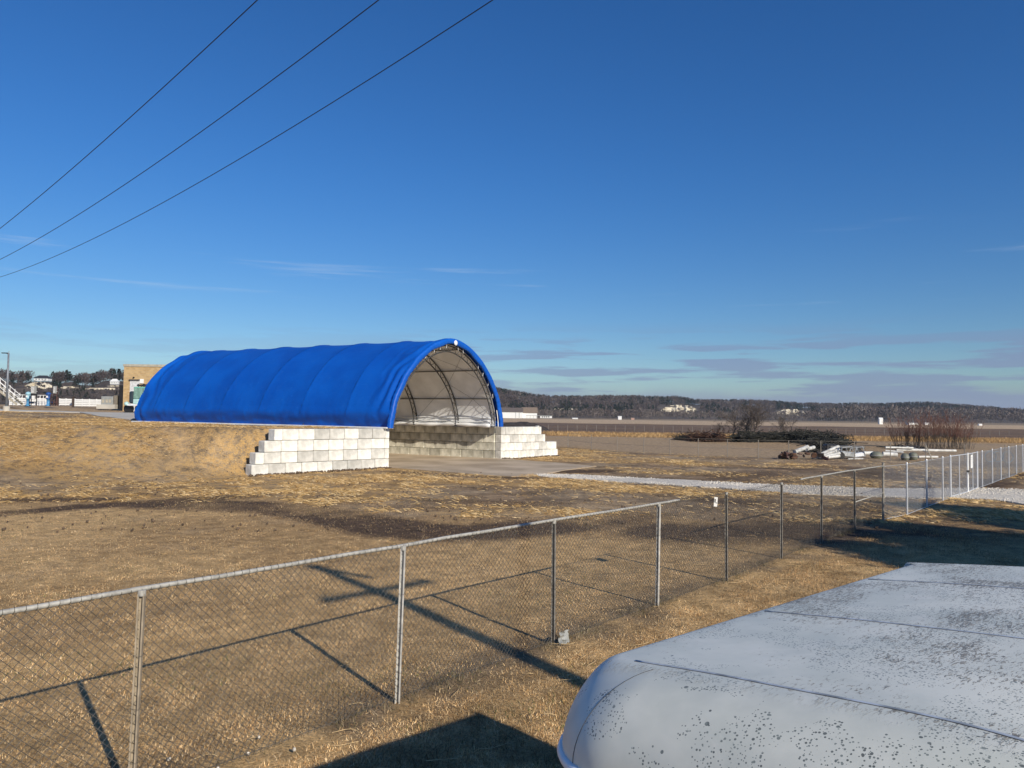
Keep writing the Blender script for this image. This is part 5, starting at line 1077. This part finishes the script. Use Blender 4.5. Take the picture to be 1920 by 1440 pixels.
dome('low wide gray-green tank left of the thick white pipe', 1643, 860, .52, .65); dome('left one of the two round gray-green tanks', 1697, 863.5, .33); dome('right one of the two round gray-green tanks', 1712, 863, .37)
rg3 = random.Random(4)
junk = empty('rusty_junk', at(1500, 861)); tag(junk, 'heap of rusty brown machine parts at the left end of the scrap', 'scrap heap')
jm = [rustm, logm, reddish]
for k in range(26):
    q = MB(); pp = Vector((rg3.uniform(-1.6, 1.9), rg3.uniform(-.8, 1.2), rg3.uniform(.0, .5)))
    if k % 3 == 0: q.lathe([(.08, -.06), (.22, -.07), (.25, 0), (.22, .07), (.08, .06)], (0, 0, 0), 12, Matrix.Rotation(rg3.uniform(0, 3), 3, 'X'))
    else: q.box((0, 0, 0), (rg3.uniform(.15, .6), rg3.uniform(.1, .3), rg3.uniform(.08, .3)), M=Matrix.Rotation(rg3.uniform(0, 3), 3, Vector((rg3.random(), rg3.random(), 1)).normalized()), bev=.02)
    o = q.build('gear' if k % 3 == 0 else 'casting', jm[k % 3], junk); o.location = pp
# wrecked silvery frame (cab cage) and dark tracked machine
wr_ = empty('wrecked_cab', at(1597, 861)); tag(wr_, 'crushed pale metal cab frame lying in the scrap', 'wreck'); silv = mat('silver_scrap', (.46, .47, .46), .4, .3, .2, 3)
for (x0, x1) in ((-1.0, .25), (.2, 1.15)):
    q = MB(); pts = [(x0, 0, .15), (x0+.2, 0, .95), (x1-.25, 0, 1.05), (x1, 0, .3), (x0, 0, .15)]; q.tube(pts, .045, 6); q.build('hoop', silv, wr_); q = MB(); q.tube([(x, y+1.1, z*.9) for x, y, z in pts], .045, 6); q.build('hoop', silv, wr_)
for x, z in ((-.8, .95), (.0, 1.05), (.9, 1.0), (1.15, .3)): MB().tube([(x, 0, z), (x, 1.1, z*.9)], .04, 6).build('crossbar', silv, wr_)
q = MB(); q.box((-.35, .3, .38), (1.2, .9, .5), M=Matrix.Rotation(.12, 3, 'Y'), bev=.12); q.build('panel', silv, wr_); q = MB(); q.box((.65, .35, .32), (.9, .7, .4), M=Matrix.Rotation(-.2, 3, 'Y'), bev=.1); q.build('panel', white2, wr_); q = MB(); q.lathe([(.1, -.08), (.26, -.08), (.3, 0), (.26, .08), (.1, .08)], (-.9, -.1, .3), 14, Matrix.Rotation(pi/2, 3, 'X')); q.build('wheel', black, wr_)
em_ = empty('engine_block', at(1560, 853)); tag(em_, 'dark flatbed implement behind the scrap pipes', 'implement'); q = MB(); q.box((1.2, 0, .75), (3.2, 1.2, .22), bev=.04); q.build('deck', mat('dull_steel', (.14, .14, .13), .6, .2), em_); q = MB(); q.box((-.2, 0, .55), (1.1, 1.0, .9), bev=.12); q.build('engine', darkm, em_)
for x in (-.3, 2.2): q = MB(); q.lathe([(.1, -.12), (.3, -.12), (.34, 0), (.3, .12), (.1, .12)], (x, -.6, .34), 14, Matrix.Rotation(pi/2, 3, 'X')); q.build('wheel', black, em_)
lpst = empty('leaning_post', at(1749, 864)); tag(lpst, 'pale post leaning to the left over the scrap pipes', 'post'); q = MB(); q.tube([(0, 0, 0), (-.42, .3, 1.25)], [.05, .04], 6); q.build('shaft', tanm, lpst); q = MB(); q.box((-.42, .3, 1.25), (.1, .1, .06)); q.build('tip', graym, lpst)
for k, (x, y) in enumerate(((1858, 868), (1872, 868), (1890, 869))):
    o_ = empty('wire_coil', at(x, y)); tag(o_, ('left coil of bluish wire behind the right fence', 'middle coil of bluish wire behind the right fence', 'right coil of bluish wire behind the right fence')[k], 'wire coil', 'coils of bluish wire'); 
    for c_ in range(4): MB().tube([(.45*cos(a_)+.05*c_, .1*c_, .5+.42*sin(a_)) for a_ in np.linspace(0, 2*pi, 16)], .02, 4).build('loop', mat('blue_wire', (.25, .36, .44), .5) if 'blue_wire' not in MATS else MATS['blue_wire'], o_)

# ------------------------------------------------------------------ golden tall grass strip and rough tufts
def blades(name, label, P, h, w_, lean, cols, mtl, curl=.0, seed=3, cat='grass', flat=False):
    rg = np.random.default_rng(seed); n = len(P); a = rg.uniform(0, 2*pi, n); b = rg.uniform(0, 2*pi, n); hh = h*rg.uniform(.5, 1.3, n); ww = w_*rg.uniform(.6, 1.4, n); le = np.abs(rg.normal(0, lean, n))
    base = P; tip = base+np.stack([np.cos(b)*hh*le, np.sin(b)*hh*le, hh/np.sqrt(1+le**2)], -1); sd_ = np.stack([np.cos(a), np.sin(a), 0*a], -1)*ww[:, None]
    V = np.stack([base-sd_, base+sd_, tip], 1).reshape(-1, 3); ci = rg.integers(0, len(cols), n); c = np.array(cols)[ci]*rg.uniform(.75, 1.25, (n, 1))*(.62+.76*S((fbm(P[:, 0]*2.6, P[:, 1]*2.6, 3)-.3)/.4))[:, None]; o = fastmesh(name, V, np.arange(len(V)).reshape(-1, 3), mtl, colors=np.repeat(c, 3, axis=0)); tag(o, label, cat, kind='stuff'); return o
rg = np.random.default_rng(17)
X = rg.uniform(6, 100, 60000); Y = rg.uniform(100, 150, 60000); n_ = fbm(X*.08, Y*.25, 3); yy = Y+.10*X; k = (yy > 122) & (yy < 152) & (n_ > .42); P = np.c_[X, Y, hz(X, Y)][k][:30000]
blades('tall_grass', 'strip of tall golden dead grass across the far field', P, .42, .03, .5, [(.42, .27, .12), (.34, .21, .09), (.50, .34, .17)], bladem, seed=5)
# straw mulch lying in streaks over the graded soil and the bank
rg = np.random.default_rng(77); n = 420000; az_ = rg.uniform(-.70, .72, n); r_ = 25*(78/25)**rg.random(n); X = az_*r_; Y = r_
cc, ss = cover(X, Y, None); sn = fbm(X*.9+2, Y*.9, 4); sn2 = fbm(X*.25, Y*.25+4, 3); u_, v_q = uv(X, Y)
k = (rg.random(n) < ss*np.clip((sn-.40)/.22, 0, .8)*np.clip((sn2-.30)/.2, .15, 1)) & ~((u_ > -.8) & (u_ < WID+.8) & (v_q > -9) & (v_q < LEN+2)); s_q = (X-O[0])*WA[0]+(Y-O[1])*WA[1]; q_q = (X-O[0])*WN[0]+(Y-O[1])*WN[1]
k &= ~((s_q > -9.6) & (s_q < .5) & (q_q > -.1) & (q_q < 1.2)); X, Y = X[k], Y[k]
gx1, gy1 = [p_.x for p_ in (at(*q) for q in ru)], [p_.y for p_ in (at(*q) for q in ru)]; gx2, gy2 = [p_.x for p_ in (at(*q) for q in rl[::-1])], [p_.y for p_ in (at(*q) for q in rl[::-1])]
onroad = (Y < np.interp(X, gx1, gy1)+.1) & (Y > np.interp(X, gx2, gy2)-.1) & (X > gx2[0]); X, Y = X[~onroad], Y[~onroad]
n = len(X); print('straw', n); Z = hz(X, Y)+rg.uniform(.01, .05, n); a_ = rg.uniform(0, pi, n); L_ = rg.uniform(.05, .17, n); w_ = rg.uniform(.005, .012, n); dx_, dy_ = np.cos(a_)*L_, np.sin(a_)*L_; P0_ = np.stack([X, Y, Z], -1)
V = np.stack([P0_+np.stack([-dx_-dy_/L_*w_, -dy_+dx_/L_*w_, 0*X-.01], -1), P0_+np.stack([-dx_+dy_/L_*w_, -dy_-dx_/L_*w_, 0*X+.012], -1), P0_+np.stack([dx_, dy_, rg.uniform(-.01, .07, n)], -1)], 1).reshape(-1, 3)
pc = np.array([(.66, .46, .22), (.54, .36, .15), (.74, .56, .31), (.40, .25, .10)])[rg.integers(0, 4, n)]*rg.uniform(.8, 1.15, (n, 1)); o = fastmesh('straw_mulch', V, np.arange(len(V)).reshape(-1, 3), bladem, colors=np.repeat(pc, 3, axis=0)); tag(o, 'golden straw mulch strewn over the graded soil and bank', 'straw', kind='stuff')
# near lawn blades
def lawn_points(n, r0, r1, seed):
    rg = np.random.default_rng(seed); az_ = rg.uniform(-.64, .66, n); r = r0*(r1/r0)**rg.random(n); X = np.tan(az_)*r; Y = r; return X, Y, rg
tan_ = [(.66, .45, .22), (.56, .36, .16), (.74, .54, .30), (.42, .25, .11), (.30, .18, .08), (.78, .60, .36)]
X, Y, rg = lawn_points(430000, 5.2, 30, 21)
dst = np.hypot(X, Y); cc, ss = cover(X, Y, None); lum = cc[:, 0]; keep = rg.random(len(X)) < np.clip((lum-.05)/.13, .12, 1)*np.where(ss > .3, .55, 1)
_f0 = allp[2]; dl = np.abs((X-_f0.x)*fd.y-(Y-_f0.y)*fd.x); ok = keep & (rg.random(len(X)) < np.clip(dl/.55, .12, 1)); X, Y = X[ok], Y[ok]
n_ = fbm(X*.8, Y*.8, 3); 
P = np.c_[X, Y, hz(X, Y)-.004]
o = blades('lawn_grass', 'short dead tan grass of the mown lawn', P, .042, .0034, 1.5, tan_, bladem, seed=6)
m2_ = (fbm(X*.5+4, Y*.5, 3) > .60) & (rg.random(len(X)) < .15); gp = P[m2_]
blades('green_grass', 'sparse green blades among the dead lawn', gp[:9000], .05, .004, .8, [(.07, .10, .025), (.09, .12, .035)], bladem, seed=7)
# rough longer straw on the strip between fence and trailer and under the netting
def strip(n, off0, off1, t0, t1, seed):
    rg = np.random.default_rng(seed); A0_ = np.array(allp[2][:2]); f_ = np.array(fd[:2]); nn = np.array([f_[1], -f_[0]]); t_ = rg.uniform(t0, t1, n); o_ = rg.uniform(off0, off1, n); q = A0_+f_*t_[:, None]+nn*o_[:, None]; k = fbm(q[:, 0]*1.1, q[:, 1]*1.1, 3)+rg.normal(0, .04, n) > .47; q = q[k]; return np.c_[q, hz(q[:, 0], q[:, 1])]
blades('rough_grass', 'matted longer dead grass between the fence and the trailer', strip(60000, .55, 4.5, -6, 24, 31), .085, .0036, 2.0, [(.54, .38, .20), (.42, .27, .125), (.32, .185, .08), (.22, .125, .055)], bladem, seed=8)
blades('fence_foot_grass', 'gray dead weeds along the foot of the old fence', strip(9000, -.15, .2, -7, 22, 32), .11, .003, .9, [(.30, .24, .16), (.20, .15, .10), (.12, .11, .05)], bladem, seed=9)
# loose pale straw stalks lying about
rd = random.Random(8); sm = MB()
for k in range(150):
    t_ = rd.uniform(-6, 20); o_ = rd.gauss(.7, 1.4); q = Vector(allp[2])+fd*t_+Vector((fd.y, -fd.x, 0))*o_; a = rd.uniform(0, 6.28); L = rd.uniform(.12, .45); c_ = rd.uniform(-1.2, 1.2); pts = []
    for i in range(6): pts.append(Vector((q.x+cos(a+c_*i/5)*L*i/5, q.y+sin(a+c_*i/5)*L*i/5, gz(q.x, q.y)+.03+.012*sin(i))))
    sm.tube(pts, .0035, 4)
tag(sm.build('straw_stalks', mat('straw', (.58, .42, .22), .8, 0, .2)), 'loose pale straw stalks lying along the fence', 'straw', kind='stuff')
def fp(): t_ = rd.uniform(-6.5, 1.5); q = Vector(allp[2])+fd*t_+Vector((fd.y, -fd.x, 0))*rd.gauss(.15, .35); return q.x, q.y
stones(fp, 60, .008, .03, 'small_stones', gravelm, 'stuff', 'small pale stones in the dirt under the fence', 'stones')
# churned clods on the graded soil
def clod():
    while True:
        px = rd.uniform(-50, 1650); py = rd.uniform(885, 1000); p = at(px, py)
        if rd.random() < .8: return p.x, p.y
stones(clod, 600, .015, .05, 'soil_clods', mat('clod', (.13, .09, .06), .95, 0, .3, 6), 'stuff', 'clods of turned soil on the graded ground', 'soil')

def toe():
    t_ = rd.random(); 
    if rd.random() < .6: q = O+WA*(-9.4*t_)-WN*abs(rd.gauss(0, .16)); return q[0], q[1]
    q = np.array([rc.x, rc.y])+WA*(7.2*t_)-WN*abs(rd.gauss(0, .16)); return q[0], q[1]
stones(toe, 420, .03, .09, 'wall_toe_soil', MATS['clod'], 'stuff', 'crumbled soil banked against the foot of the block walls', 'soil')
# ------------------------------------------------------------------ evergreen to the right whose shadow falls across the lawn
def evergreen(label, p, h, rad, seed, n=16000):
    rg = np.random.default_rng(seed); root = empty('evergreen_tree', p); tag(root, label, 'tree', 'evergreens right of the trailer'); MB().tube([(0, 0, -.3), (.05, 0, h*.5), (0, .05, h*.95)], [.24, .15, .03], 10).build('trunk', barkm, root)
    nc = 60; cz = rg.uniform(.10, .98, nc); ca_ = rg.uniform(0, 2*pi, nc); cr = rad*(1.05-cz)**.6*rg.uniform(.3, 1, nc); cc_ = np.c_[np.cos(ca_)*cr, np.sin(ca_)*cr, cz*h]; ci = rg.integers(0, nc, n); c = cc_[ci]+rg.normal(0, .33, (n, 3))*rad*.36
    d = rg.normal(0, 1, (n, 3)); d /= np.linalg.norm(d, axis=1)[:, None]; s_ = rg.normal(0, 1, (n, 3)); s_ = np.cross(d, s_); s_ /= np.linalg.norm(s_, axis=1)[:, None]; c[:, 2] = np.maximum(c[:, 2], .3)
    V = np.stack([c-s_*.07, c+s_*.07, c+d*.38], 1).reshape(-1, 3); g_ = np.array([(.035, .055, .022)])*rg.uniform(.6, 1.5, (n, 1)); fastmesh('crown', V, np.arange(len(V)).reshape(-1, 3), bladem, root, colors=np.repeat(g_, 3, axis=0))
evergreen('nearest dense evergreen tree right of the trailer', (17.7, 8.6, 0), 7.2, 2.9, 51, 26000); evergreen('evergreen tree in the row nearest the gate', (20.4, 13.2, 0), 7.2, 2.7, 52, 24000); evergreen('farthest evergreen of the row beside the gravel road', (24.6, 18.4, 0), 7.3, 2.9, 53, 24000); evergreen('broad evergreen behind the nearest one', (19.6, 10.4, 0), 7.4, 3.3, 54, 30000); evergreen('broad evergreen standing behind the middle of the row', (25.2, 13.6, 0), 7.6, 3.6, 55, 30000)

# ------------------------------------------------------------------ thin winter haze over the valley
hz_ = MB(); hz_.box((200, 900, 38), (9600, 9400, 86)); hm = bpy.data.materials.new('haze'); hm.use_nodes = True; t = hm.node_tree; t.nodes.clear()
pv = N(t, 'ShaderNodeVolumePrincipled'); pv.inputs['Color'].default_value = (.72, .84, 1, 1); pv.inputs['Density'].default_value = HAZE; pv.inputs['Anisotropy'].default_value = .1
mo = N(t, 'ShaderNodeOutputMaterial'); t.links.new(pv.outputs[0], mo.inputs['Volume']); hb = hz_.build('haze', hm); hb['kind'] = 'stuff'; hb['label'] = 'thin bluish winter haze over the far fields and bluffs'; hb['category'] = 'haze'
